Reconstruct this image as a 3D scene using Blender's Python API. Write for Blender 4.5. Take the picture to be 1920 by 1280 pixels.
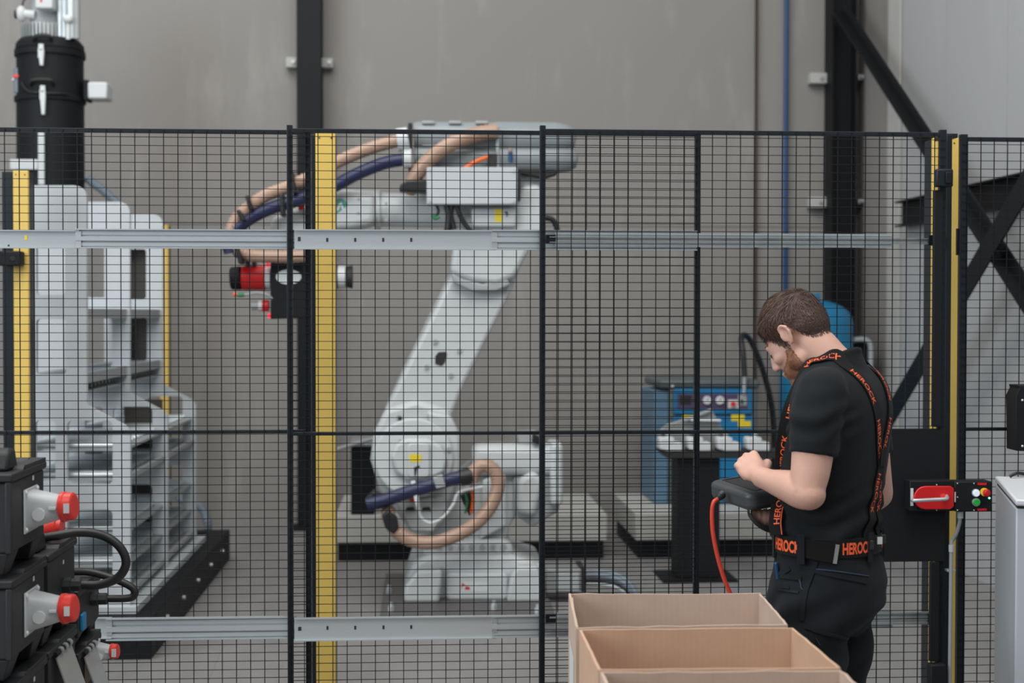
import bpy, bmesh, math, random
from math import sin, cos, tan, atan, pi, radians
from mathutils import Vector, Matrix, noise
from mathutils.bvhtree import BVHTree

scene = bpy.context.scene
for o in list(bpy.data.objects):
    bpy.data.objects.remove(o)
random.seed(7)

# ------------------------------------------------------------------ camera
F = 2667.0                      # focal length in pixels of the 1920 x 1280 frame
CAM = Vector((0.0, 0.0, 1.666))
YAW, PITCH, ROLL = 0.063, 0.0200, 0.0012
_f0 = Vector((sin(YAW) * cos(PITCH), cos(YAW) * cos(PITCH), -sin(PITCH)))
_r0 = Vector((cos(YAW), -sin(YAW), 0))
_u0 = _r0.cross(_f0)
CR = _r0 * cos(ROLL) + _u0 * sin(ROLL)
CU = _u0 * cos(ROLL) - _r0 * sin(ROLL)
CF = _f0
cam_d = bpy.data.cameras.new('camera')
cam_d.sensor_width = 36.0
cam_d.lens = F * 36.0 / 1920.0
cam_d.clip_start = 0.05
cam_d.clip_end = 200
cam_d.dof.use_dof = True
cam_d.dof.focus_distance = 4.45
cam_d.dof.aperture_fstop = 2.8
cam = bpy.data.objects.new('camera', cam_d)
scene.collection.objects.link(cam)
M4 = Matrix.Identity(4)
for i in range(3):
    M4[i][0] = CR[i]; M4[i][1] = CU[i]; M4[i][2] = -CF[i]; M4[i][3] = CAM[i]
cam.matrix_world = M4
scene.camera = cam

# ------------------------------------------------------------------ world, lights, exposure
wd = bpy.data.worlds.new('hall_daylight'); scene.world = wd
wd.use_nodes = True
wd.node_tree.nodes['Background'].inputs[0].default_value = (0.92, 0.965, 1.0, 1)
wd.node_tree.nodes['Background'].inputs[1].default_value = 0.36

def area(name, loc, target, sx, sy, power, col):
    l = bpy.data.lights.new(name, 'AREA'); l.shape = 'RECTANGLE'; l.size = sx; l.size_y = sy
    l.energy = power; l.color = col
    o = bpy.data.objects.new(name, l); scene.collection.objects.link(o)
    o.location = loc
    o.rotation_euler = (Vector(target) - Vector(loc)).to_track_quat('-Z', 'Y').to_euler()
    return o
area('overhead_light', (-1.5, 5.5, 8.2), (-0.5, 6.5, 0), 9, 3, 420, (1.0, 0.97, 0.93))
area('overhead_light', (0.0, 0.8, 7.6), (0.0, 7.5, 0.8), 9, 3, 420, (1.0, 0.97, 0.93))  # added fill above the camera side to brighten the robot front, no known fitting
area('hall_gate_daylight', (-7.5, 0.5, 4.2), (1.5, 8.0, 1.2), 5, 4, 470, (0.88, 0.95, 1.0))

vs = scene.view_settings
vs.view_transform = 'Standard'; vs.look = 'None'; vs.gamma = 1.0; vs.use_curve_mapping = False
vs.exposure = -0.14

# ------------------------------------------------------------------ pixel of the photo -> place in the hall
def ray(px, py):
    return CF + CR * ((px - 960) / F) - CU * ((py - 640) / F)
def W(px, py, Y):
    d = ray(px, py); return CAM + d * ((Y - CAM.y) / d.y)
def WX(px, py, X):
    d = ray(px, py); return CAM + d * ((X - CAM.x) / d.x)
def G(px, py, z=0.0):
    d = ray(px, py); return CAM + d * ((z - CAM.z) / d.z)
def ppm(Y, px=960):            # pixels per metre on the plane y = Y
    return F / ((W(px, 640, Y) - CAM).dot(CF))

# ------------------------------------------------------------------ materials
MATS = {}
def mat(name, col, rough=0.5, metal=0.0, noise_amt=0.0, noise_scale=8.0, bump=0.0, bump_scale=60.0, emit=None, estr=0.0, spec=0.5, stretch=None, alpha=1.0, trans=0.0):
    m = bpy.data.materials.new(name); m.use_nodes = True
    nt = m.node_tree; b = nt.nodes['Principled BSDF']
    b.inputs['Base Color'].default_value = (*col, 1)
    b.inputs['Roughness'].default_value = rough
    b.inputs['Metallic'].default_value = metal
    b.inputs['Specular IOR Level'].default_value = spec
    if alpha < 1: b.inputs['Alpha'].default_value = alpha
    if trans: b.inputs['Transmission Weight'].default_value = trans
    if noise_amt or bump:
        tc = nt.nodes.new('ShaderNodeTexCoord'); mp = nt.nodes.new('ShaderNodeMapping')
        nt.links.new(tc.outputs['Object'], mp.inputs[0])
        if stretch: mp.inputs['Scale'].default_value = stretch
    if noise_amt:
        n = nt.nodes.new('ShaderNodeTexNoise'); n.inputs['Scale'].default_value = noise_scale
        n.inputs['Detail'].default_value = 6
        nt.links.new(mp.outputs[0], n.inputs['Vector'])
        mx = nt.nodes.new('ShaderNodeMix'); mx.data_type = 'RGBA'
        mx.inputs[6].default_value = (*[c * (1 - noise_amt) for c in col], 1)
        mx.inputs[7].default_value = (*[min(1, c * (1 + noise_amt)) for c in col], 1)
        nt.links.new(n.outputs['Fac'], mx.inputs[0]); nt.links.new(mx.outputs[2], b.inputs['Base Color'])
    if bump:
        n2 = nt.nodes.new('ShaderNodeTexNoise'); n2.inputs['Scale'].default_value = bump_scale
        n2.inputs['Detail'].default_value = 4
        nt.links.new(mp.outputs[0], n2.inputs['Vector'])
        bp = nt.nodes.new('ShaderNodeBump'); bp.inputs['Strength'].default_value = bump; bp.inputs['Distance'].default_value = 0.01
        nt.links.new(n2.outputs['Fac'], bp.inputs['Height']); nt.links.new(bp.outputs[0], b.inputs['Normal'])
    if emit:
        b.inputs['Emission Color'].default_value = (*emit, 1); b.inputs['Emission Strength'].default_value = estr
    MATS[name] = m
    return m

mat('fence_black', (0.0085, 0.0130, 0.0190), 0.42, spec=0.35)
mat('wire_black', (0.006, 0.007, 0.009), 0.5, spec=0.3)
mat('steel_black', (0.0075, 0.0085, 0.0105), 0.55, noise_amt=0.2, noise_scale=5, spec=0.22)
mat('sheet_black', (0.008, 0.0095, 0.0120), 0.6, spec=0.25)
mat('zinc', (0.60, 0.655, 0.68), 0.30, 0.6, noise_amt=0.06, noise_scale=30, stretch=(0.3, 1, 6))
mat('zinc_dull', (0.50, 0.53, 0.54), 0.48, 0.75, noise_amt=0.15, noise_scale=20)
mat('post_yellow', (0.74, 0.52, 0.125), 0.45, noise_amt=0.04, noise_scale=6)
mat('robot_white', (0.55, 0.58, 0.59), 0.42, noise_amt=0.04, noise_scale=4)
mat('robot_grey', (0.25, 0.285, 0.30), 0.32)
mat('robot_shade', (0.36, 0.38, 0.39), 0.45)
mat('rack_white', (0.50, 0.535, 0.56), 0.5, noise_amt=0.03, noise_scale=3)
mat('cable_black', (0.013, 0.013, 0.015), 0.45)
mat('hose_tan', (0.42, 0.275, 0.205), 0.35, noise_amt=0.06, noise_scale=12)
mat('hose_blue', (0.018, 0.024, 0.078), 0.4)
mat('hose_grey', (0.16, 0.20, 0.24), 0.4)
mat('orange', (0.85, 0.16, 0.03), 0.45)
mat('green', (0.03, 0.22, 0.09), 0.45)
mat('teal', (0.10, 0.33, 0.27), 0.5)
mat('red', (0.62, 0.012, 0.015), 0.38)
mat('plug_red', (0.72, 0.045, 0.035), 0.35)
mat('plug_grey', (0.47, 0.50, 0.52), 0.45)
mat('plug_light', (0.66, 0.69, 0.70), 0.45)
mat('rubber_black', (0.016, 0.018, 0.021), 0.55, noise_amt=0.25, noise_scale=9, bump=0.08, bump_scale=160)
mat('blue_panel', (0.010, 0.185, 0.40), 0.4)
mat('blue_side', (0.11, 0.21, 0.31), 0.45)
mat('grey_green', (0.10, 0.125, 0.13), 0.5)
mat('purple_panel', (0.085, 0.06, 0.13), 0.45)
mat('tank_blue', (0.015, 0.19, 0.37), 0.38)
mat('pipe_blue', (0.008, 0.060, 0.175), 0.4)
mat('white_plastic', (0.62, 0.645, 0.66), 0.45)
mat('bracket_grey', (0.30, 0.31, 0.31), 0.5, 0.3)
mat('sticker_yellow', (0.80, 0.62, 0.03), 0.5)
mat('ink_black', (0.02, 0.02, 0.02), 0.6)
mat('cabinet_grey', (0.44, 0.48, 0.52), 0.42)
mat('cabinet_light', (0.60, 0.63, 0.66), 0.42)
mat('conduit_grey', (0.30, 0.31, 0.33), 0.45)
mat('handle_silver', (0.55, 0.57, 0.58), 0.4, 0.5)
mat('concrete_beam', (0.48, 0.48, 0.46), 0.8, noise_amt=0.08, noise_scale=5)
mat('glass_lamp_white', (0.75, 0.82, 0.95), 0.25, emit=(0.7, 0.82, 1.0), estr=0.35)
mat('lamp_green', (0.02, 0.40, 0.06), 0.3)
mat('led_green', (0.1, 0.9, 0.35), 0.3, emit=(0.15, 1.0, 0.45), estr=5.0)
mat('led_red', (0.9, 0.03, 0.05), 0.3, emit=(1.0, 0.05, 0.08), estr=0.8)
mat('pendant_grey', (0.055, 0.060, 0.066), 0.42)
mat('pendant_dark', (0.018, 0.020, 0.023), 0.4)
mat('cable_red', (0.66, 0.060, 0.030), 0.4)
mat('text_orange', (0.95, 0.13, 0.035), 0.6)
mat('clear_plastic', (0.40, 0.42, 0.43), 0.2, alpha=0.75)
mat('plate_brown', (0.10, 0.095, 0.095), 0.55, noise_amt=0.2, noise_scale=6)
mat('timber', (0.42, 0.30, 0.18), 0.7, noise_amt=0.2, noise_scale=6, stretch=(1, 8, 8))

def wall_material(name, c0, c1, streak, band=True):
    m = bpy.data.materials.new(name); m.use_nodes = True
    nt = m.node_tree; b = nt.nodes['Principled BSDF']; L = nt.links.new
    b.inputs['Roughness'].default_value = 0.75
    tc = nt.nodes.new('ShaderNodeTexCoord')
    n1 = nt.nodes.new('ShaderNodeTexNoise'); n1.inputs['Scale'].default_value = 0.6; n1.inputs['Detail'].default_value = 5
    L(tc.outputs['Object'], n1.inputs['Vector'])
    mx = nt.nodes.new('ShaderNodeMix'); mx.data_type = 'RGBA'
    mx.inputs[6].default_value = (*c0, 1); mx.inputs[7].default_value = (*c1, 1)
    L(n1.outputs['Fac'], mx.inputs[0])
    # pale run marks, taller than wide
    mp = nt.nodes.new('ShaderNodeMapping'); mp.inputs['Scale'].default_value = (2.2, 2.2, 0.55)
    L(tc.outputs['Object'], mp.inputs[0])
    n2 = nt.nodes.new('ShaderNodeTexNoise'); n2.inputs['Scale'].default_value = 1.4; n2.inputs['Detail'].default_value = 8; n2.inputs['Roughness'].default_value = 0.65
    L(mp.outputs[0], n2.inputs['Vector'])
    rp = nt.nodes.new('ShaderNodeValToRGB'); rp.color_ramp.elements[0].position = 0.54; rp.color_ramp.elements[1].position = 0.72
    L(n2.outputs['Fac'], rp.inputs[0])
    ml = nt.nodes.new('ShaderNodeMath'); ml.operation = 'MULTIPLY'; ml.inputs[1].default_value = streak
    L(rp.outputs[0], ml.inputs[0])
    mx2 = nt.nodes.new('ShaderNodeMix'); mx2.data_type = 'RGBA'
    L(mx.outputs[2], mx2.inputs[6]); mx2.inputs[7].default_value = (*[min(1, c * 1.35) for c in c1], 1)
    L(ml.outputs[0], mx2.inputs[0]); L(mx2.outputs[2], b.inputs['Base Color'])
    n3 = nt.nodes.new('ShaderNodeTexNoise'); n3.inputs['Scale'].default_value = 90
    L(tc.outputs['Object'], n3.inputs['Vector'])
    bp = nt.nodes.new('ShaderNodeBump'); bp.inputs['Strength'].default_value = 0.06
    L(n3.outputs['Fac'], bp.inputs['Height']); L(bp.outputs[0], b.inputs['Normal'])
    MATS[name] = m
wall_material('wall_grey', (0.255, 0.245, 0.232), (0.285, 0.272, 0.258), 0.55)
wall_material('wall_light', (0.40, 0.41, 0.42), (0.43, 0.44, 0.45), 0.15)

def floor_material():
    m = bpy.data.materials.new('floor_concrete'); m.use_nodes = True
    nt = m.node_tree; b = nt.nodes['Principled BSDF']; L = nt.links.new
    tc = nt.nodes.new('ShaderNodeTexCoord')
    mp = nt.nodes.new('ShaderNodeMapping'); mp.inputs['Scale'].default_value = (1.0, 0.35, 1.0)
    L(tc.outputs['Object'], mp.inputs[0])
    n1 = nt.nodes.new('ShaderNodeTexNoise'); n1.inputs['Scale'].default_value = 2.2; n1.inputs['Detail'].default_value = 9; n1.inputs['Roughness'].default_value = 0.62
    L(mp.outputs[0], n1.inputs['Vector'])
    rp = nt.nodes.new('ShaderNodeValToRGB')
    rp.color_ramp.elements[0].position = 0.3; rp.color_ramp.elements[0].color = (0.205, 0.20, 0.198, 1)
    rp.color_ramp.elements[1].position = 0.7; rp.color_ramp.elements[1].color = (0.285, 0.28, 0.277, 1)
    L(n1.outputs['Fac'], rp.inputs[0]); L(rp.outputs[0], b.inputs['Base Color'])
    n2 = nt.nodes.new('ShaderNodeTexNoise'); n2.inputs['Scale'].default_value = 5
    L(tc.outputs['Object'], n2.inputs['Vector'])
    r2 = nt.nodes.new('ShaderNodeMapRange'); r2.inputs[3].default_value = 0.35; r2.inputs[4].default_value = 0.6
    L(n2.outputs['Fac'], r2.inputs[0]); L(r2.outputs[0], b.inputs['Roughness'])
    MATS['floor_concrete'] = m
floor_material()

def cardboard_material(name, c):
    m = bpy.data.materials.new(name); m.use_nodes = True
    nt = m.node_tree; b = nt.nodes['Principled BSDF']; L = nt.links.new
    b.inputs['Roughness'].default_value = 0.8
    tc = nt.nodes.new('ShaderNodeTexCoord')
    wv = nt.nodes.new('ShaderNodeTexWave'); wv.inputs['Scale'].default_value = 45; wv.inputs['Distortion'].default_value = 0.3
    wv.bands_direction = 'DIAGONAL'
    mp = nt.nodes.new('ShaderNodeMapping'); mp.inputs['Scale'].default_value = (1, 1, 0.0)
    L(tc.outputs['Object'], mp.inputs[0]); L(mp.outputs[0], wv.inputs['Vector'])
    n1 = nt.nodes.new('ShaderNodeTexNoise'); n1.inputs['Scale'].default_value = 12; n1.inputs['Detail'].default_value = 6
    L(tc.outputs['Object'], n1.inputs['Vector'])
    ad = nt.nodes.new('ShaderNodeMath'); ad.operation = 'MULTIPLY_ADD'; ad.inputs[1].default_value = 0.10
    L(wv.outputs['Fac'], ad.inputs[0]); L(n1.outputs['Fac'], ad.inputs[2])
    mx = nt.nodes.new('ShaderNodeMix'); mx.data_type = 'RGBA'
    mx.inputs[6].default_value = (*[k * 0.88 for k in c], 1); mx.inputs[7].default_value = (*[k * 1.1 for k in c], 1)
    L(ad.outputs[0], mx.inputs[0]); L(mx.outputs[2], b.inputs['Base Color'])
    bp = nt.nodes.new('ShaderNodeBump'); bp.inputs['Strength'].default_value = 0.03; bp.inputs['Distance'].default_value = 0.002
    L(wv.outputs['Fac'], bp.inputs['Height']); L(bp.outputs[0], b.inputs['Normal'])
    MATS[name] = m
cardboard_material('cardboard', (0.57, 0.37, 0.255))
cardboard_material('cardboard_pale', (0.53, 0.40, 0.32))

def cloth_material(name, c, sc=600, rough=0.85, amt=0.25):
    m = mat(name, c, rough, noise_amt=amt, noise_scale=14, bump=0.15, bump_scale=sc, spec=0.2)
    m.node_tree.nodes['Principled BSDF'].inputs['Sheen Weight'].default_value = 0.04
    return m
cloth_material('shirt_black', (0.0100, 0.0125, 0.0150))
cloth_material('trousers_black', (0.0105, 0.0130, 0.0165), amt=0.35)
cloth_material('webbing_black', (0.008, 0.008, 0.009))
mat('trouser_thread', (0.03, 0.05, 0.09), 0.8)
def skin_material():
    m = mat('skin', (0.63, 0.375, 0.295), 0.55, noise_amt=0.10, noise_scale=18, bump=0.05, bump_scale=260, spec=0.35)
    b = m.node_tree.nodes['Principled BSDF']
    b.inputs['Subsurface Weight'].default_value = 0.12
    b.inputs['Subsurface Radius'].default_value = (0.012, 0.005, 0.003)
skin_material()
mat('hair_brown', (0.095, 0.052, 0.037), 0.5, noise_amt=0.55, noise_scale=45, spec=0.35)
mat('hair_root', (0.045, 0.026, 0.019), 0.7, noise_amt=0.3, noise_scale=60)
mat('beard_ginger', (0.265, 0.115, 0.060), 0.55, noise_amt=0.4, noise_scale=40)
mat('filler_dark', (0.055, 0.050, 0.046), 0.7, noise_amt=0.2, noise_scale=4)
mat('eye_dark', (0.03, 0.02, 0.02), 0.2)

# ------------------------------------------------------------------ scene-graph helpers
C = scene.collection
ORG = {}
def tag(o, label=None, cat=None, group=None, kind=None):
    if label: o['label'] = label
    if cat: o['category'] = cat
    if group: o['group'] = group
    if kind: o['kind'] = kind
    return o
def thing(name, label, cat, loc, group=None, kind=None):
    o = bpy.data.objects.new(name, None); C.objects.link(o)
    o.empty_display_size = 0.1
    o.location = loc; ORG[o] = Vector(loc)
    return tag(o, label, cat, group, kind)

class MB:
    def __init__(s): s.v = []; s.f = []
    def add(s, vs, fs):
        n = len(s.v); s.v += [Vector(p) for p in vs]; s.f += [tuple(i + n for i in f) for f in fs]; return s
    def merge(s, o): return s.add(o.v, o.f)
    def box(s, x0, x1, y0, y1, z0, z1):
        vs = [(x, y, z) for z in (z0, z1) for y in (y0, y1) for x in (x0, x1)]
        return s.add(vs, [(0, 2, 3, 1), (4, 5, 7, 6), (0, 1, 5, 4), (2, 6, 7, 3), (0, 4, 6, 2), (1, 3, 7, 5)])
    def prism(s, pts, vec):
        """closed outline (list of 3D points) swept along vec"""
        n = len(pts); P = [Vector(p) for p in pts]; vec = Vector(vec)
        vs = P + [p + vec for p in P]
        fs = [tuple(range(n)), tuple(range(2 * n - 1, n - 1, -1))]
        fs += [(i, i + n, (i + 1) % n + n, (i + 1) % n) for i in range(n)]
        nn = Vector((0, 0, 0))
        for i in range(n): nn += P[i].cross(P[(i + 1) % n])
        if nn.dot(vec) > 0: fs = [tuple(reversed(f)) for f in fs]
        return s.add(vs, fs)
    def ring_tube(s, rings, cap=True, closed=False):
        n = len(rings[0]); vs = [p for r in rings for p in r]; fs = []
        m = len(rings)
        for i in range(m - 1 if not closed else m):
            a, b = i * n, ((i + 1) % m) * n
            for j in range(n):
                fs.append((a + j, a + (j + 1) % n, b + (j + 1) % n, b + j))
        if cap and not closed:
            fs.append(tuple(range(n - 1, -1, -1))); fs.append(tuple((m - 1) * n + j for j in range(n)))
        return s.add(vs, fs)
    def tube(s, pts, r, seg=10, cap=True):
        P = [Vector(p) for p in pts]; n = len(P)
        R = r if isinstance(r, (list, tuple)) else [r] * n
        t0 = (P[1] - P[0]).normalized()
        up = Vector((0, 0, 1)) if abs(t0.z) < 0.9 else Vector((1, 0, 0))
        a = t0.cross(up).normalized()
        rings = []
        for i in range(n):
            t = (P[min(i + 1, n - 1)] - P[max(i - 1, 0)]).normalized()
            a = (a - t * a.dot(t)).normalized(); b = t.cross(a)
            rings.append([P[i] + (a * cos(2 * pi * k / seg) + b * sin(2 * pi * k / seg)) * R[i] for k in range(seg)])
        return s.ring_tube(rings, cap)
    def lathe(s, prof, c, axis=(0, 0, 1), seg=24):
        """prof: list of (radius, distance along axis)"""
        ax = Vector(axis).normalized(); up = Vector((0, 0, 1)) if abs(ax.z) < 0.9 else Vector((1, 0, 0))
        a = ax.cross(up).normalized(); b = ax.cross(a); c = Vector(c)
        rings = [[c + ax * h + (a * cos(2 * pi * k / seg) + b * sin(2 * pi * k / seg)) * max(r, 1e-4) for k in range(seg)] for r, h in prof]
        return s.ring_tube(rings)
    def ball(s, c, r, seg=16, rg=10, rot=None):
        c = Vector(c); r = Vector(r) if isinstance(r, (list, tuple)) else Vector((r, r, r))
        rings = []
        for i in range(rg + 1):
            th = pi * min(max(i / rg, 0.01), 0.99)
            ring = []
            for k in range(seg):
                p = Vector((r.x * sin(th) * cos(2 * pi * k / seg), r.y * sin(th) * sin(2 * pi * k / seg), -r.z * cos(th)))
                if rot: p = rot @ p
                ring.append(c + p)
            rings.append(ring)
        return s.ring_tube(rings)

def make_mesh(name, mb, org, smooth=None):
    me = bpy.data.meshes.new(name)
    me.from_pydata([p - org for p in mb.v], [], mb.f)
    bm = bmesh.new(); bm.from_mesh(me); bmesh.ops.recalc_face_normals(bm, faces=bm.faces); bm.to_mesh(me); bm.free()
    if smooth is not None:
        me.shade_smooth(); me.set_sharp_from_angle(angle=radians(smooth))
    return me
def obj(name, mb, m, parent=None, bevel=0.0, smooth=40, label=None, kind=None, seg=2):
    if parent is not None: org = ORG[parent]
    else:
        xs = [p.x for p in mb.v]; ys = [p.y for p in mb.v]; zs = [p.z for p in mb.v]
        org = Vector(((min(xs) + max(xs)) / 2, (min(ys) + max(ys)) / 2, min(zs)))
    me = make_mesh(name, mb, org, smooth)
    me.materials.append(MATS[m])
    o = bpy.data.objects.new(name, me); C.objects.link(o)
    if parent is not None: o.parent = parent
    else: o.location = org
    ORG[o] = org
    if bevel:
        md = o.modifiers.new('bevel', 'BEVEL'); md.width = bevel; md.segments = seg; md.limit_method = 'ANGLE'; md.angle_limit = radians(35)
        md.harden_normals = False
    return tag(o, label=label, kind=kind)
def top(name, mb, m, label, cat, group=None, bevel=0.0, smooth=40, kind=None, seg=2):
    return tag(obj(name, mb, m, None, bevel, smooth, seg=seg), label, cat, group, kind)

def outline(pxs, Y):
    return [W(x, y, Y) for x, y in pxs]
def slab(pxs, Y0, Y1):
    """outline read off the photo at depth Y0, given real thickness back to Y1"""
    return MB().prism(outline(pxs, Y0), (0, Y1 - Y0, 0))
def rect(x0, y0, x1, y1): return [(x0, y0), (x1, y0), (x1, y1), (x0, y1)]
def pbox(x0, y0, x1, y1, Y0, Y1):
    a, b = W(x0, y0, Y0), W(x1, y1, Y0)
    return MB().box(a.x, b.x, Y0, Y1, b.z, a.z)
def vbox(xl, xr, ytop, Y0, Y1, z0=0.0):
    """upright bar: left, right and top read off the photo, standing down to z0"""
    a, b = W(xl, 640, Y0), W(xr, 640, Y0)
    return MB().box(a.x, b.x, Y0, Y1, z0, W(xl, ytop, Y0).z)
def rrect(x0, y0, x1, y1, r, n=4):
    pts = []
    for cx, cy, a0 in ((x1 - r, y0 + r, -90), (x1 - r, y1 - r, 0), (x0 + r, y1 - r, 90), (x0 + r, y0 + r, 180)):
        for k in range(n + 1):
            a = radians(a0 + 90 * k / n); pts.append((cx + r * cos(a), cy + r * sin(a)))
    return pts
def circ(cx, cy, rx, ry=None, n=24):
    ry = ry or rx
    return [(cx + rx * cos(2 * pi * k / n), cy + ry * sin(2 * pi * k / n)) for k in range(n)]
def catmull(pts, n=8):
    P = [Vector(p) for p in pts]; P = [P[0] * 2 - P[1]] + P + [P[-1] * 2 - P[-2]]
    out = []
    for i in range(1, len(P) - 2):
        for k in range(n):
            t = k / n; a, b, c, d = P[i - 1], P[i], P[i + 1], P[i + 2]
            out.append(0.5 * ((2 * b) + (c - a) * t + (2 * a - 5 * b + 4 * c - d) * t * t + (3 * b - a - 3 * c + d) * t ** 3))
    out.append(P[-2]); return out
def resample(pts, step):
    out = [pts[0]]; acc = 0.0
    for i in range(1, len(pts)):
        a, b = pts[i - 1], pts[i]; L = (b - a).length; d = step - acc
        while d <= L:
            out.append(a + (b - a) * (d / L)); d += step
        acc = (acc + L) % step if L else acc
    return out
def hose(pts, r, ribs=0.0, pitch=0.012, seg=12):
    P = catmull(pts, 14)
    if ribs:
        P = resample(P, pitch / 2)
        return MB().tube(P, [r + (ribs if i % 2 else -ribs) for i in range(len(P))], seg)
    return MB().tube(P, r, seg)
def cyl(a, b, r, seg=20, r2=None):
    return MB().tube([a, b], [r, r2 if r2 is not None else r], seg)
def holed(pout, pholes, Y0, Y1):
    """plate with openings: outlines read off the photo at depth Y0"""
    cu = bpy.data.curves.new('tmp', 'CURVE'); cu.dimensions = '2D'; cu.fill_mode = 'BOTH'; cu.extrude = abs(Y1 - Y0) / 2
    for pl in [pout] + pholes:
        w = outline(pl, Y0); sp = cu.splines.new('POLY'); sp.points.add(len(w) - 1); sp.use_cyclic_u = True
        for i, p in enumerate(w): sp.points[i].co = (p.x, p.z, 0, 1)
    o = bpy.data.objects.new('tmp', cu); C.objects.link(o)
    dg = bpy.context.evaluated_depsgraph_get(); me = bpy.data.meshes.new_from_object(o.evaluated_get(dg))
    mb = MB(); ym = (Y0 + Y1) / 2
    mb.add([(v.co.x, ym + v.co.z, v.co.y) for v in me.vertices], [tuple(p.vertices) for p in me.polygons])
    bpy.data.objects.remove(o); bpy.data.meshes.remove(me)
    return mb
def text_geo(s, size=1.0, bold=0.0):
    """list of 2D points and faces of a line of lettering, baseline at 0, width returned"""
    cu = bpy.data.curves.new('tmp', 'FONT'); cu.body = s; cu.size = size; cu.offset = bold; cu.resolution_u = 3
    o = bpy.data.objects.new('tmp', cu); C.objects.link(o)
    dg = bpy.context.evaluated_depsgraph_get(); me = bpy.data.meshes.new_from_object(o.evaluated_get(dg))
    vs = [(v.co.x, v.co.y) for v in me.vertices]; fs = [tuple(p.vertices) for p in me.polygons]
    bpy.data.objects.remove(o); bpy.data.meshes.remove(me)
    x0 = min(v[0] for v in vs); x1 = max(v[0] for v in vs); y0 = min(v[1] for v in vs); y1 = max(v[1] for v in vs)
    return [((x - x0), (y - y0)) for x, y in vs], fs, x1 - x0, y1 - y0
def text_on(s, o, ux, uy, width, height, bold=0.0):
    vs, fs, w, h = text_geo(s, 1.0, bold)
    o = Vector(o); ux = Vector(ux).normalized(); uy = Vector(uy).normalized()
    return MB().add([o + ux * (x / w * width) + uy * (y / h * height) for x, y in vs], fs)

# ================================================================== THE SETTING
YW = 11.2                                  # back wall
XR = W(1607, 600, YW).x                    # right wall
XL = -9.0
mb = MB().box(XL, XR + 0.3, -4.0, YW + 0.3, -0.2, 0.0)
floor = tag(obj('floor', mb, 'floor_concrete', None, smooth=None), 'grey power-floated concrete hall floor', None, None, 'structure')
for a, b in (((390, 1275), (520, 960)), ((1205, 1109), (1010, 960))):
    p, q = G(*a), G(*b); d = (q - p); n = Vector((-d.y, d.x, 0)).normalized() * 0.0035
    mb = MB().add([p - n + Vector((0, 0, .0015)), p + n + Vector((0, 0, .0015)), q + n + Vector((0, 0, .0015)), q - n + Vector((0, 0, .0015))], [(0, 1, 2, 3)])
    obj('floor_joint', mb, 'bracket_grey', floor, smooth=None)

zj = W(370, 421, YW).z                     # level of the joint in the back wall
xc1, xc2 = W(580, 600, YW).x, W(1580, 600, YW).x
wall_back = thing('wall_back', 'stained grey concrete back wall of the hall', None, (-2, YW, 0), kind='structure')
obj('backing', MB().box(XL, XR + 0.3, YW + 0.05, YW + 0.3, 0, 9), 'wall_grey', wall_back, smooth=None)
edges = [XL, xc1 - 5.0, xc1, xc2, XR]
for i in range(4):
    obj('wall_panel', MB().box(edges[i] + 0.004, edges[i + 1] - 0.004, YW + 0.008, YW + 0.06, zj + 0.006, 8.9), 'wall_grey', wall_back, smooth=None)
    obj('wall_panel', MB().box(edges[i] + 0.004, edges[i + 1] - 0.004, YW, YW + 0.06, 0.0, zj), 'wall_grey', wall_back, smooth=None)

wall_right = thing('wall_right', 'pale grey panelled side wall on the right', None, (XR, 6, 0), kind='structure')
obj('backing', MB().box(XR + 0.06, XR + 0.3, -4, YW, 0, 9), 'wall_light', wall_right, smooth=None)
yj = [YW] + [WX(x, 100, XR).y for x in (1692, 1775, 1889)] + [WX(2060, 100, XR).y, 5.0, 3.6, 2.2, 0.8, -0.6, -2.0, -4.0]
for i in range(len(yj) - 1):
    g = 0.010 if i in (0, 1) else 0.004
    obj('wall_panel', MB().box(XR, XR + 0.08, yj[i + 1] + (0.012 if i == 0 else 0.004), yj[i] - 0.004, 0.0, 8.9), 'wall_grey' if i == 0 else 'wall_light', wall_right, smooth=None)
# pale joint cover beside the corner panel
a, b = WX(1668, 100, XR), WX(1690, 100, XR)
obj('joint_cover', MB().box(XR - 0.012, XR, b.y, a.y, 0, 8.9), 'concrete_beam', wall_right, smooth=None)

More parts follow.
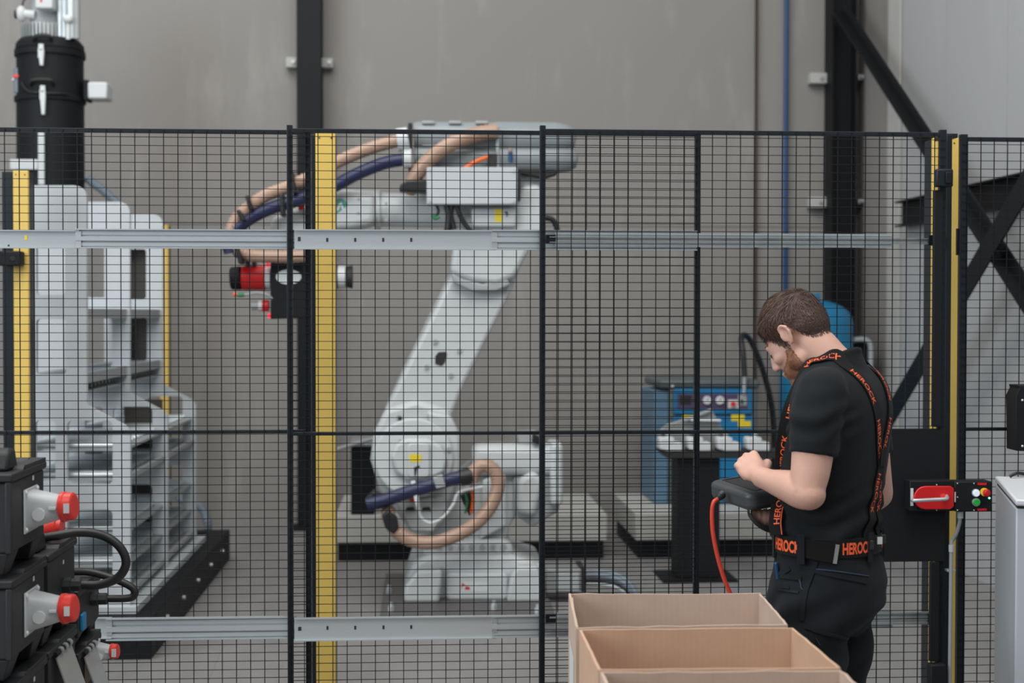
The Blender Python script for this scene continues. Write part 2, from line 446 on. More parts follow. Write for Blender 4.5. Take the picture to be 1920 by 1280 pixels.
# ------------------------------------------------------------------ steel frame of the hall
def ibeam(name, xl, xr, Y, label, depth=0.2):
    a, b = W(xl, 600, Y).x, W(xr, 600, Y).x; tf, tw = 0.015, 0.012; c = (a + b) / 2
    t = thing(name, label, 'column', (c, Y + depth / 2, 0), 'steel columns along the back wall')
    obj('flange', MB().box(a, b, Y, Y + tf, 0.02, 8.8), 'steel_black', t, smooth=None)
    obj('flange', MB().box(a, b, Y + depth - tf, Y + depth, 0.02, 8.8), 'steel_black', t, smooth=None)
    obj('web', MB().box(c - tw / 2, c + tw / 2, Y + tf, Y + depth - tf, 0.02, 8.8), 'steel_black', t, smooth=None)
    obj('base_plate', MB().box(a - 0.06, b + 0.06, Y - 0.06, Y + depth, 0.0, 0.02), 'steel_black', t, smooth=None)
    return t
def ibeam2(name, xl, xr, Y, label, depth=0.2):
    """column turned so that its web faces the hall"""
    a, b = W(xl, 600, Y).x, W(xr, 600, Y).x; tf, tw = 0.015, 0.012; c = Y + depth / 2
    t = thing(name, label, 'column', ((a + b) / 2, c, 0), 'steel columns along the back wall')
    obj('flange', MB().box(a, a + tf, Y, Y + depth, 0.02, 8.8), 'steel_black', t, smooth=None)
    obj('flange', MB().box(b - tf, b, Y, Y + depth, 0.02, 8.8), 'steel_black', t, smooth=None)
    obj('web', MB().box(a + tf, b - tf, c - tw / 2, c + tw / 2, 0.02, 8.8), 'steel_black', t, smooth=None)
    obj('base_plate', MB().box(a - 0.06, b + 0.02, Y - 0.06, Y + depth, 0.0, 0.02), 'steel_black', t, smooth=None)
    return t
YC = YW - 0.23
col1 = ibeam('steel_column', 557, 603, YC, 'black steel column behind the tall yellow post')
col2 = ibeam2('steel_column', 1557, 1604, YC, 'black steel column in the far right corner behind the blue tank')
for (x0, y0, x1, y1), lab in (((536, 107, 556, 126), 'small white wall clip left of the column behind the yellow post'), ((603, 108, 624, 126), 'small white wall clip right of the column behind the yellow post'),
                        ((1520, 136, 1552, 156), 'upper white wall clip left of the corner column'), ((1518, 369, 1550, 389), 'lower white wall clip left of the corner column, behind the mesh')):
    m = pbox(x0, y0, x1, y1, YW - 0.09, YW)
    t = thing('wall_clip', lab, 'clip', (m.v[0].x, YW - 0.09, m.v[0].z), 'column wall clips')
    obj('plate', m, 'concrete_beam', t, bevel=0.004)
    c = W((x0 + x1) / 2 + 4, (y0 + y1) / 2, YW - 0.09)
    obj('bolt', cyl(c, c + Vector((0, -0.02, 0)), 0.014, 8), 'zinc_dull', t)
for py in (146, 378):                       # clip bolts on the other side of the corner column
    c = W(1611, py, YW - 0.12)
    top('clip_bolt', MB().box(c.x - 0.02, c.x + 0.03, YW - 0.16, YW - 0.001, c.z - 0.02, c.z + 0.02).merge(cyl(c + Vector((0.01, -0.07, 0)), c, 0.014, 8)),
        'zinc_dull', 'upper zinc clamp on the right edge of the corner column' if py < 200 else 'lower zinc clamp on the right edge of the corner column', 'clamp', 'column clamps', bevel=0.003)

XB = XR - 0.235
def brace(p0, p1, hw, label, X, name='brace', flange=True):
    a, b = WX(p0[0], p0[1], X), WX(p1[0], p1[1], X)
    d = (b - a).normalized(); b = b + d * ((4.6 - b.z) / d.z if d.z > 0 else (0.05 - b.z) / d.z); n = Vector((0, -d.z, d.y)).normalized()
    t = thing(name, label, 'brace', a if a.z < b.z else b, 'wind bracing of the side wall')
    obj('leg_plate', MB().prism([a - n * hw, a + n * hw, b + n * hw, b - n * hw], (0.012, 0, 0)), 'steel_black', t, smooth=None)
    if flange:
        obj('leg_flange', MB().prism([a + n * hw, a + n * (hw - 0.012), b + n * (hw - 0.012), b + n * hw], (-0.07, 0, 0)), 'steel_black', t, smooth=None)
    return t
b1 = brace((1579, 12), (1990, 640), 0.046, 'long black steel diagonal brace running down from the corner column top', XB)
b2 = brace((1626, 850), (1985, 236), 0.075, 'thick black steel diagonal brace rising from the foot of the corner', XB - 0.10, flange=False)
a, b = WX(1690, 402, XR - 0.05), WX(1990, 334, XR - 0.05); b.y = 3.4
t = thing('side_rail', 'black horizontal steel rail on the pale side wall', 'rail', (XR - 0.05, b.y, a.z))
hz = 0.085
obj('web', MB().box(XR - 0.045, XR, b.y, a.y, a.z - hz, a.z + hz), 'steel_black', t, smooth=None)
for s in (-1, 1):
    obj('flange', MB().box(XR - 0.10, XR - 0.045, b.y, a.y, a.z + s * hz - 0.006, a.z + s * hz + 0.006), 'steel_black', t, smooth=None)

# services on the wall
p = W(1417, 600, YW - 0.05); q = W(1417, 0, YW - 0.05)
top('conduit', MB().tube([(p.x, YW - 0.03, 1.0), (p.x, YW - 0.03, 8.5)], 0.012, 10), 'hair_root', 'thin dark vertical conduit on the back wall', 'pipe')
p = W(1473, 600, YW - 0.06)
top('air_pipe', MB().tube([(p.x, YW - 0.04, 1.2), (p.x, YW - 0.04, 8.5)], 0.019, 12), 'pipe_blue', 'blue vertical compressed-air pipe on the back wall', 'pipe')

# ================================================================== FENCE
YA, YB, YCC, YF = 5.10, 5.05, 4.975, 5.12
def wires(x0, x1, Y, zt, zb, xphase, zphase):
    m = MB(); r = 0.00150
    x = xphase
    while x > x0: x -= 0.05
    x += 0.05
    while x < x1:
        m.add([(x + dx, Y + dy, z) for z in (zb, zt) for dx, dy in ((-r, -r), (r, -r), (r, r), (-r, r))],
              [(0, 1, 5, 4), (1, 2, 6, 5), (2, 3, 7, 6), (3, 0, 4, 7), (4, 5, 6, 7), (3, 2, 1, 0)])
        x += 0.05
    z = zphase; r = 0.00110; Yh = Y - 0.0024
    while z > zb:
        m.add([(xx, Yh + dy, z + dz) for xx in (x0, x1) for dy, dz in ((-r, -r), (r, -r), (r, r), (-r, r))],
              [(0, 1, 5, 4), (1, 2, 6, 5), (2, 3, 7, 6), (3, 0, 4, 7), (4, 5, 6, 7), (3, 2, 1, 0)])
        z -= 0.03
    return m
def fence_panel(label, xl, xr, Y, ytop, xref, ymid, wphase, yphase, lw=0.020, rw=0.020, lext=0.012, rext=0.0, bottom=0.11):
    xa, xb = W(xl, 640, Y).x, W(xr, 640, Y).x
    zt = W(xref, ytop, Y).z; zm = W(xref, ymid, Y).z
    t = thing('fence_panel', label, 'fence panel', ((xa + xb) / 2, Y, bottom), 'black mesh panels of the sliding guard')
    D = 0.022; Yf = Y + 0.0018
    obj('top_rail', MB().box(xa + lw, xb - rw, Yf, Yf + D, zt - 0.0145, zt), 'fence_black', t, bevel=0.0015, smooth=None)
    obj('middle_rail', MB().box(xa + lw, xb - rw, Yf, Yf + D, zm - 0.012, zm), 'fence_black', t, bevel=0.0015, smooth=None)
    obj('bottom_rail', MB().box(xa + lw, xb - rw, Yf, Yf + D, bottom, bottom + 0.0145), 'fence_black', t, bevel=0.0015, smooth=None)
    obj('stile', MB().box(xa, xa + lw, Yf, Yf + D, bottom, zt + lext), 'fence_black', t, bevel=0.0015, smooth=None)
    obj('stile', MB().box(xb - rw, xb, Yf, Yf + D, bottom, zt + rext), 'fence_black', t, bevel=0.0015, smooth=None)
    zph = W(xref, yphase, Y).z
    obj('wire_mesh', wires(xa + 0.006, xb - 0.006, Y, zt - 0.005, bottom + 0.004, W(wphase, 640, Y).x, zph), 'wire_black', t, smooth=None, kind='stuff')
    return t
pA = fence_panel('left black mesh guard panel in front of the white rack', -800, 583, YA, 241.0, 300, 807.0, 65.0, 257.0)
pB = fence_panel('middle black mesh guard panel in front of the robot', 538, 1313, YB, 242.5, 790, 809.3, 570.0, 257.8)
pC = fence_panel('right black mesh guard panel behind the worker', 1012, 1773, YCC, 244.0, 1340, 806.5, 1044.0, 258.5, rw=0.024, rext=0.010)
pF = fence_panel('short fixed black mesh panel at the far right edge', 1799, 2300, YF, 256.8, 1850, 801.5, 1836.5, 271.0, lw=0.027, lext=0.010)

# floor runner that carries the sliding leaves (below the picture)
for P, xl, xr, Y in ((pA, -800, 583, YA), (pB, 538, 1313, YB), (pC, 1012, 1773, YCC), (pF, 1799, 2300, YF)):
    xa, xb = W(xl, 640, Y).x, W(xr, 640, Y).x
    for x in (xa + 0.0, xb - 0.02):
        obj('foot', MB().box(x, x + 0.02, Y + 0.002, Y + 0.022, 0, 0.112), 'fence_black', P, smooth=None)

# ---- zinc telescopic slides
def slide_plate(x0, x1, yt, yb, Y, holes=()):
    """plain channel: flat web with turned lips"""
    a, b = W(x0, yt, Y), W(x1, yb, Y); D = 0.012; h = 0.004
    m = MB().box(a.x, b.x, Y - 0.000, Y + 0.003, b.z, a.z)
    return m, (MB().box(a.x, b.x, Y - D, Y, a.z - h, a.z), MB().box(a.x, b.x, Y - D, Y, b.z, b.z + h))
def slide_ribbed(x0, x1, yt, yb, Y):
    a, b = W(x0, yt, Y), W(x1, yb, Y); H = a.z - b.z; zz = lambda k: a.z - H * k
    m = MB().box(a.x, b.x, Y, Y + 0.003, b.z, a.z)
    for k0, k1, d in ((0.00, 0.06, 0.016), (0.12, 0.30, 0.007), (0.39, 0.61, 0.013), (0.70, 0.88, 0.007), (0.94, 1.0, 0.016)):
        m.merge(MB().box(a.x, b.x, Y - d, Y + 0.001, zz(k1), zz(k0)))
    return m
def slide(name, label, yt, yb, ya, parts):
    pass
def build_slide(label, Y, plate, ribbed, extra=()):
    x0, x1, yt, yb = plate
    m, lips = slide_plate(x0, x1, yt, yb, Y)
    t = thing('slide_rail', label, 'slide rail', (m.v[0].x, Y, m.v[0].z), 'zinc telescopic rails of the sliding guard')
    obj('channel', m, 'zinc', t, smooth=None); [obj('channel_lip', q, 'zinc', t, smooth=None) for q in lips]
    r0, r1, ryt, ryb = ribbed
    obj('inner_profile', slide_ribbed(r0, r1, ryt, ryb, Y + 0.001), 'zinc', t, smooth=None)
    obj('end_collar', pbox(r0, ryt + 4, r0 + 10, ryb - 4, Y - 0.010, Y), 'zinc_dull', t, smooth=None)
    for (cx, cy, w, h) in extra:
        obj('slot', pbox(cx - w, cy - h, cx + w, cy + h, Y - 0.0012, Y + 0.001), 'ink_black', t, smooth=None)
    return t
ylo = lambda x: 1160.0 - (x - 558) * 0.0135
s1 = build_slide('upper zinc slide rail at the left, plain then ribbed', YA - 0.014, (-760, 150, 427.5, 466), (142, 556, 429, 467),
                 ((16, 430, 1.5, 1.5), (16, 460, 1.5, 1.5)))
obj('sticker', pbox(46, 441, 51, 450, YA - 0.0155, YA - 0.0135), 'sticker_yellow', s1, smooth=None)
s2 = build_slide('upper zinc slide rail across the middle in front of the robot wrist', YB - 0.014, (552, 930, 430, 469), (922, 1306, 431, 470),
                 [(561, 448, 2.6, 4.0)] + [(x, 449.5, 2.0, 3.6) for x in (613.5, 666, 718.5, 771)])
s3 = build_slide('lower zinc slide rail at the left behind the black power boxes', YA - 0.014, (178, 210, 1157, 1196), (200, 556, 1158, 1195))
s4 = build_slide('lower zinc slide rail across the middle below the robot base', YB - 0.014, (552, 930, 1157.5, 1196), (922, 1306, 1153, 1189),
                 [(562, 1178.5, 3.0, 3.6)] + [(x, 1177 - (x - 613) * .012, 1.9, 3.4) for x in (614, 666, 719, 771)])
def ladder(x0, x1, yt, yb, Y):
    a, b = W(x0, yt, Y), W(x1, yb, Y); H = a.z - b.z; zz = lambda k: a.z - H * k
    m = MB().box(a.x, b.x, Y, Y + 0.003, b.z, a.z)
    for k0, k1, d in ((0.0, 0.14, 0.008), (0.86, 1.0, 0.008), (0.3, 0.7, 0.003)):
        m.merge(MB().box(a.x, b.x, Y - d, Y + 0.001, zz(k1), zz(k0)))
    return m
for par, y0, y1, y2, y3, lab in ((s2, 436, 464.5, 443.5, 458, ''), (s4, 1148, 1176, 1155, 1169, '')):
    obj('middle_profile', ladder(1040, 1672, y0, y1, YB - 0.022), 'zinc', par, smooth=None)
    obj('end_profile', ladder(1030, 1746, y2, y3, YB - 0.030), 'zinc_dull', par, smooth=None)
    obj('stop_block', pbox(1023, y2 - 4, 1042, y3 - 2, YB - 0.036, YB - 0.030), 'fence_black', par, bevel=0.002)
    obj('end_bracket', pbox(1741, y2 - 3, 1766, y3 + 2, YB - 0.040, YB - 0.014), 'fence_black', par, bevel=0.002)

# ---- yellow light-curtain posts
def yellow_post(label, xl, xr, ytop, Y, body_l=0, body_r=0, D=0.10):
    """yellow front cover xl..xr, black housing showing body_l / body_r pixels to the sides"""
    a, b = W(xl, 640, Y).x, W(xr, 640, Y).x; zt = W(xl, ytop, Y).z
    t = thing('light_curtain_post', label, 'post', ((a + b) / 2, Y + D / 2, 0), 'yellow light curtain posts')
    obj('front_cover', MB().box(a, b, Y, Y + 0.025, 0.02, zt), 'post_yellow', t, bevel=0.003)
    ba, bb = W(xl - body_l, 640, Y).x, W(xr + body_r, 640, Y).x
    obj('housing', MB().box(ba, bb, Y + 0.0255, Y + D, 0.02, zt - 0.004), 'fence_black', t, bevel=0.003)
    obj('base_plate', MB().box(a - 0.04, b + 0.04, Y - 0.04, Y + D + 0.04, 0, 0.02), 'fence_black', t, smooth=None)
    w = b - a
    for k in (0.2, 0.8):
        c = Vector((a + w * k, Y - 0.002, zt - 0.02)); obj('screw', cyl(c, c + Vector((0, 0.004, 0)), 0.003, 8), 'ink_black', t)
    return t
yellow_post('tall yellow post in the middle, between the rack and the robot', 592, 629, 248.5, 5.55, 9, 0)
yellow_post('yellow post at the left edge, in front of the white rack', 26, 54, 319, 6.70, 24, 0)
yellow_post('narrow yellow post standing behind the white rack', 300, 316, 421, 10.6, 0, 0)
yellow_post('yellow post behind the black door stile at the right', 1748, 1796, 258, 5.30, 0, 0)

# ================================================================== WHITE TOOL RACK
Y1, Y2, Y3 = 7.00, 8.02, 9.02
t = rack = thing('tool_rack', 'white stepped storage rack of slotted plates on a black plinth', 'rack', (W(140, 1200, Y1).x, 8.0, 0))
def arcpts(cx, cy, r, a0, a1, n=5):
    return [(cx + r * cos(radians(a0 + (a1 - a0) * k / n)), cy + r * sin(radians(a0 + (a1 - a0) * k / n))) for k in range(n + 1)]
out_p = [(20, 347)] + arcpts(138, 371, 24, -90, 0) + [(162, 752), (166, 761), (232, 796)] + arcpts(228, 814, 16, -60, 0, 3) + [(244, 1136), (20, 1136)]
holes_p = [rrect(68, 432, 122, 553, 7), rrect(68, 598, 124, 702, 7), rrect(66, 788, 104, 905, 8), rrect(126, 788, 211, 908, 10), rrect(66, 955, 104, 1082, 8), rrect(126, 955, 211, 1082, 10)]
for Yp in (Y1, Y2, Y3):
    m = holed(out_p, holes_p, Y1, Y1 + 0.035)
    for v in m.v: v.y += Yp - Y1
    obj('slotted_plate', m, 'rack_white', t, smooth=30)
xr_u, xr_l, xl_r = W(158, 600, Y1).x, W(240, 600, Y1).x, W(30, 600, Y1).x
def zy(y, x=150): return W(x, y, Y1).z
for k, (y, wide) in enumerate(((590, 0), (712, 0), (735, 0), (842, 1), (898, 1), (1000, 1), (1062, 1), (1118, 1))):
    z = zy(y); xe = xr_l if wide else xr_u
    for Ya, Yb in ((Y1 + 0.036, Y2 - 0.001), (Y2 + 0.036, Y3 - 0.001)):
        obj('shelf_tray', MB().box(xl_r, xe - 0.02, Ya, Yb, z - 0.012, z), 'zinc_dull', t, smooth=None)
        if k in (0, 1): obj('side_beam', MB().box(xe - 0.03, xe - 0.005, Ya, Yb, z - 0.02, z + 0.03), 'robot_shade', t, smooth=None)
        if k in (4, 7): obj('side_beam', MB().box(xe - 0.03, xe - 0.005, Ya, Yb, z - 0.012, z + 0.012), 'robot_shade', t, smooth=None)
    m = MB()
    for j in range(24):
        yy = Y1 + 0.08 + j * 0.083
        if Y2 - 0.02 < yy < Y2 + 0.06: continue
        m.tube([(xl_r + 0.02, yy, z + 0.014), (xe - 0.06, yy, z + 0.014)], 0.012, 8)
    obj('roller_row', m, 'zinc', t, kind='stuff')
for Yp, rows in ((Y2 + 0.30, ((126, 780, 212, 915), (126, 948, 212, 1090))), (Y3 + 0.10, ((60, 425, 130, 560), (60, 590, 130, 710)))):
    for x0, y0, x1, y1 in rows:
        a_, b_ = W(x0, y0, Y1), W(x1, y1, Y1)
        obj('dark_filler', MB().box(a_.x, b_.x, Yp, Yp + 0.01, b_.z, a_.z), 'filler_dark', t, smooth=None)  # added dark sheet so the openings look dark, stands in for unknown content behind
xp0, xp1 = W(-60, 1200, 6.9).x, W(285, 1180, 6.92).x
obj('plinth_beam', MB().box(xp0, xp1, 6.90, 7.04, 0.0, 0.20), 'steel_black', t, bevel=0.004)
obj('plinth_beam', MB().box(xp1 - 0.14, xp1, 7.045, 9.7, 0.0, 0.20), 'steel_black', t, bevel=0.004)
obj('plinth_beam', MB().box(xp0, xp0 + 0.14, 7.045, 9.7, 0.0, 0.20), 'steel_black', t, bevel=0.004)
obj('plinth_beam', MB().box(xp0 + 0.145, xp1 - 0.145, 9.56, 9.7, 0.0, 0.20), 'steel_black', t, bevel=0.004)
obj('base_frame', MB().box(xl_r - 0.05, xr_l + 0.04, Y1 - 0.02, 9.2, 0.201, zy(1136)), 'rack_white', t, bevel=0.004)
for k in range(5):
    c = Vector((xp1, 7.3 + 0.5 * k, 0.12)); obj('bolt', cyl(c, c + Vector((0.015, 0, 0)), 0.012, 8), 'zinc', t)
# dark sensor box beside the left yellow post
m = pbox(-6, 470, 38, 498, 6.61, 6.69)
t = thing('sensor_box', 'black sensor box clamped to the yellow post at the left edge', 'sensor', (W(16, 498, 6.62).x, 6.66, W(16, 498, 6.62).z))
obj('housing', m, 'sheet_black', t, bevel=0.008)
obj('lens', cyl(W(24, 484, 6.61), W(24, 484, 6.605), 0.012, 12), 'ink_black', t)

# ================================================================== DUST EXTRACTOR
YV = 9.98
vc = W(97, 640, YV); sv = ppm(YV, 97)
def vz(y): return W(97, y, YV - 0.2).z
t = vac = thing('dust_extractor', 'black drum dust extractor with ribbed motor head, left of the wall', 'extractor', (vc.x, YV, 0))
R = 61 / sv
obj('drum', MB().lathe([(R, vz(347)), (R, vz(186)), (R * 1.06, vz(185)), (R * 1.06, vz(176)), (R * 1.0, vz(175))], (vc.x, YV, 0), seg=40), 'sheet_black', t, smooth=50)
obj('filter_ring', MB().lathe([(R * 0.99, vz(174.9)), (R * 0.99, vz(100)), (R * 1.05, vz(99)), (R * 1.05, vz(88)), (R * 0.98, vz(86))], (vc.x, YV, 0), seg=40), 'sheet_black', t, smooth=50)
obj('lid', MB().lathe([(R * 1.02, vz(85.8)), (R * 1.0, vz(75)), (R * 0.88, vz(66)), (R * 0.3, vz(64))], (vc.x, YV, 0), seg=40), 'sheet_black', t, smooth=50)
m = MB()
for k in range(44):
    a = 2 * pi * k / 44; r0, r1 = 0.60 * R, 0.80 * R
    d = Vector((cos(a), sin(a), 0)); n = Vector((-sin(a), cos(a), 0)) * 0.004
    c = Vector((vc.x - 0.02, YV, 0))
    p = [c + d * r0 - n, c + d * r1 - n, c + d * r1 + n, c + d * r0 + n]
    m.prism([q + Vector((0, 0, vz(66))) for q in p], (0, 0, vz(40) - vz(66)))
obj('cooling_fins', m, 'zinc_dull', t, smooth=None, kind='stuff')
obj('motor_core', MB().lathe([(0.66 * R, vz(66)), (0.70 * R, vz(42)), (0.66 * R, vz(38)), (0.5 * R, vz(34)), (0.5 * R, vz(-40))], (vc.x - 0.02, YV, 0), seg=32), 'robot_shade', t)
obj('terminal_box', pbox(65, -20, 99, 16, YV - 0.5 * R - 0.10, YV - 0.5 * R + 0.02), 'white_plastic', t, bevel=0.01)
obj('warning_mark', pbox(75, -3, 79, 4, YV - 0.5 * R - 0.102, YV - 0.5 * R - 0.099), 'red', t, smooth=None)
for x, rr in ((113, 0.02), (121, 0.016), (134, 0.034), (144, 0.022)):
    p = W(x, 60, YV - 0.12); q = W(x, -60, YV - 0.12)
    obj('riser_pipe', cyl(Vector((p.x, YV - 0.12, vz(68))), Vector((p.x, YV - 0.12, vz(-60))), rr, 14), 'zinc' if x < 140 else 'robot_shade', t)
obj('clamp_fitting', MB().ball(W(128, 36, YV - 0.17), (0.035, 0.03, 0.03)).merge(cyl(W(128, 40, YV - 0.16), W(128, 74, YV - 0.16), 0.016, 10)), 'plug_light', t)
obj('side_valve', MB().ball(W(40, 26, YV - 0.1), (0.035, 0.04, 0.055)).merge(cyl(W(42, 26, YV - 0.1), W(66, 28, YV - 0.1), 0.03, 12)), 'white_plastic', t)
obj('valve_knob', cyl(W(28, 27, YV - 0.1), W(36, 27, YV - 0.1), 0.03, 12), 'ink_black', t)
obj('valve_lead', hose([W(42, 14, YV - 0.1), W(44, 2, YV - 0.1), W(54, -6, YV - 0.1), W(70, -4, YV - 0.1)], 0.006), 'cable_black', t)
for x, y0, y1 in ((76, 82, 122), (79, 160, 214)):
    b = pbox(x - 4, y0, x + 5, y0 + 10, YV - R - 0.035, YV - R - 0.015)
    o = obj('latch', b.merge(slab([(x - 5, y0 + 12), (x + 6, y0 + 12), (x + 4, y1), (x - 1, y1)], YV - R - 0.04, YV - R - 0.01)).merge(pbox(x - 5, y0 + 8, x - 2, y0 + 26, YV - R - 0.03, YV - R - 0.018)).merge(pbox(x + 3, y0 + 8, x + 6, y0 + 26, YV - R - 0.03, YV - R - 0.018)), 'plug_light', t, kind='stuff')
obj('carry_handle', hose([W(58, 160, YV - R + 0.02), W(60, 151, YV - R - 0.03), W(80, 149, YV - R - 0.04), W(97, 151, YV - R - 0.03), W(100, 160, YV - R + 0.02)], 0.012), 'ink_black', t)
obj('lid_handle', hose([W(62, 78, YV - R + 0.02), W(66, 69, YV - R - 0.02), W(80, 66, YV - R - 0.03), W(94, 69, YV - R - 0.02), W(96, 78, YV - R + 0.02)], 0.014), 'ink_black', t)
obj('switch_box', pbox(164, 153, 201, 185, YV - 0.10, YV + 0.08), 'white_plastic', t, bevel=0.012)
obj('switch_bracket', pbox(157, 149, 165, 188, YV - 0.08, YV + 0.06), 'sheet_black', t, bevel=0.004)
obj('regulator', cyl(W(32, 128, YV - 0.1), W(32, 174, YV - 0.1), 0.022, 14), 'hose_grey', t)
obj('regulator_tap', pbox(25, 139, 41, 146, YV - 0.13, YV - 0.07), 'plug_red', t, bevel=0.004)
obj('regulator_port', cyl(W(24, 150, YV - 0.1), W(44, 146, YV - 0.1), 0.014, 10), 'zinc', t)
obj('lead', hose([W(40, 155, YV - R * .8), W(52, 170, YV - R - 0.01), W(80, 174, YV - R - 0.03), W(120, 176, YV - R * .9), W(150, 182, YV - 0.05)], 0.007), 'cable_black', t)
obj('strap_plate', pbox(71, 247, 83, 346, YV - R - 0.035, YV - R - 0.012), 'robot_white', t, bevel=0.003)
obj('cross_bracket', pbox(18, 298, 71, 318, YV - R - 0.03, YV - R - 0.012), 'robot_white', t, bevel=0.006)
obj('stand', MB().box(vc.x - 0.18, vc.x + 0.18, YV - 0.15, YV + 0.15, 0.02, vz(347.2)), 'rack_white', t, bevel=0.004)
obj('stand_foot', MB().box(vc.x - 0.28, vc.x + 0.28, YV - 0.1, YV + 0.25, 0.0, 0.02), 'steel_black', t, smooth=None)
top('suction_hose', hose([W(163, 333, YV), W(176, 344, YV), W(195, 358, YV), W(228, 392, YV), W(250, 440, YV), W(258, 560, YV + .1), W(262, 800, YV + .2), W(330, 925, YV), W(375, 950, YV - .05), W(388, 975, YV - .1), W(390, 1000, YV - 0.1)], 0.030, 0.0022, 0.02),
    'hose_grey', 'grey corrugated suction hose running down behind the white rack', 'hose')

# ================================================================== ROBOT
YR = 8.15
t = robot = thing('robot_arm', 'large white industrial robot arm reaching left behind the mesh', 'robot', (W(870, 1130, YR).x, YR + 0.3, 0.03))
def rb(name, pxs, Y0, Y1, m='robot_white', bev=0.02, par=None, seg=3, kind=None): return obj(name, slab(pxs, Y0, Y1), m, par or robot, bevel=bev, seg=seg, kind=kind)
def rcyl(name, p, q, Y, rpx, m='robot_white', par=None, seg=28, rpx2=None, bev=0.0):
    s = ppm(Y, p[0]); return obj(name, cyl(W(p[0], p[1], Y), W(q[0], q[1], Y), rpx / s, seg, None if rpx2 is None else rpx2 / s), m, par or robot, bevel=bev)
# base
zfoot = 0.035
rb('base_casting', [(757, 1128), (757, 1108), (772, 1060), (800, 1040), (960, 1040), (1012, 1058), (1024, 1062), (1024, 1128)], YR, YR + 0.72, bev=0.03)
rb('base_front_panel', rrect(836, 1074, 952, 1125, 8), YR - 0.05, YR + 0.1, bev=0.015)
rb('base_foot', [(757, 1130), (760, 1098), (784, 1068), (830, 1068), (824, 1130)], YR - 0.12, YR + 0.12, bev=0.02)
rb('base_foot', [(950, 1129), (958, 1080), (968, 1062), (1010, 1062), (1022, 1129)], YR - 0.12, YR + 0.12, bev=0.02)
for x in (803, 970):
    rb('levelling_pad', rect(x - 14, 1130, x + 14, 1134), YR - 0.03, YR + 0.08, 'plug_light', 0.002)
rb('connector_block', rrect(1024, 1066, 1090, 1112, 3), YR - 0.02, YR + 0.22, 'bracket_grey', 0.006)
rb('connector_cover', rrect(1042, 1074, 1086, 1108, 2), YR - 0.035, YR - 0.02, 'robot_shade', 0.003)
for pl in ([(865, 1105), (866, 1092), (873, 1097), (868, 1098)], [(871, 1105), (873, 1099), (880, 1100), (882, 1105)]):
    obj('maker_mark', slab(pl, YR - 0.052, YR - 0.0507), 'red', robot, smooth=None)
rb('name_plate', rect(864, 1090, 916, 1108), YR - 0.0505, YR - 0.0502, 'plug_light', 0)
# turning column
cb = W(868, 1040, YR + 0.36)
obj('turntable', MB().lathe([(0.28, cb.z - 0.03), (0.28, cb.z + 0.03), (0.26, cb.z + 0.05), (0.25, cb.z + 0.12), (0.24, cb.z + 0.2)], (cb.x, YR + 0.36, 0), seg=40), 'robot_white', robot)
rb('turntable_rim', [(792, 1042), (792, 1020), (806, 1012), (950, 1012), (962, 1022), (962, 1042)], YR + 0.02, YR + 0.5, bev=0.03)
rb('column', [(800, 1016), (806, 985), (850, 900), (890, 868), (900, 840), (960, 838), (975, 905), (970, 965), (955, 990), (952, 1016)], YR + 0.10, YR + 0.5, bev=0.04)
rb('column_rib', [(900, 1012), (905, 900), (948, 884), (950, 985)], YR + 0.04, YR + 0.2, bev=0.012)
for k in range(7):
    c = W(824 + 20 * k, 1024, YR + 0.02); obj('bolt', cyl(c, c + Vector((0, -0.012, 0)), 0.016, 8), 'robot_shade', robot)
# balancer and motors right of the column
rb('balancer', rrect(884, 834, 1046, 892, 16), YR + 0.02, YR + 0.24, bev=0.05)
rb('balancer_cap', rrect(1032, 830, 1056, 948, 8), YR + 0.0, YR + 0.28, bev=0.03)
rb('motor_housing', [(962, 892), (1046, 880), (1050, 960), (1030, 970), (1000, 990), (964, 965)], YR + 0.06, YR + 0.36, 'robot_shade', 0.03)
rb('motor_lobe', [(972, 900), (1000, 882), (1020, 900), (1004, 968), (970, 962)], YR - 0.02, YR + 0.1, bev=0.03)
rb('cable_bracket', [(970, 810), (1006, 808), (1010, 832), (974, 834)], YR + 0.06, YR + 0.18, 'robot_shade', 0.006)
obj('valve_lever', slab([(1000, 812), (1022, 826), (1010, 834), (998, 828)], YR, YR + 0.05), 'cable_black', robot, bevel=0.004)
# foot of the lower arm: big joint disc
YD = YR - 0.06
s = ppm(YD, 777)
rb('joint_casting', [(694, 862), (700, 812), (722, 768), (780, 750), (840, 768), (860, 810), (862, 880), (846, 935), (826, 985), (800, 1002), (768, 998), (742, 960), (712, 920)], YD, YD + 0.34, bev=0.03)
o = rb('joint_shoulder', [(800, 770), (846, 780), (862, 812), (862, 896), (832, 905)], YD - 0.02, YD + 0.2, bev=0.02)
obj('joint_disc', cyl(W(776, 858, YD + 0.02), W(776, 858, YD - 0.05) , 74 / s, 40), 'robot_white', robot, bevel=0.012)
cap = rb('gear_cover', [(732, 856), (742, 832), (762, 822), (800, 822), (828, 834), (840, 860), (834, 886), (800, 902), (764, 902), (742, 886)], YD - 0.10, YD - 0.045, bev=0.02)
rb('cover_badge', rrect(764, 830, 806, 896, 8), YD - 0.118, YD - 0.098, bev=0.01)
obj('sticker', slab(rrect(768, 851, 790, 866, 2), YD - 0.1195, YD - 0.117), 'sticker_yellow', robot, smooth=None)
obj('sticker_mark', slab([(776, 876), (786, 872), (788, 876), (782, 880), (780, 892), (777, 892)], YD - 0.1195, YD - 0.117), 'ink_black', robot, smooth=None)
for x, y in ((748, 782), (751, 826), (805, 780), (842, 840)):
    c = W(x, y, YD); obj('bolt', cyl(c, c + Vector((0, -0.06 if y > 800 else -0.01, 0)), 0.014, 8), 'robot_shade', robot)
c = W(750, 784, YD - 0.0); obj('plug_hole', cyl(c, c + Vector((0, -0.012, 0)), 0.012, 10), 'ink_black', robot)
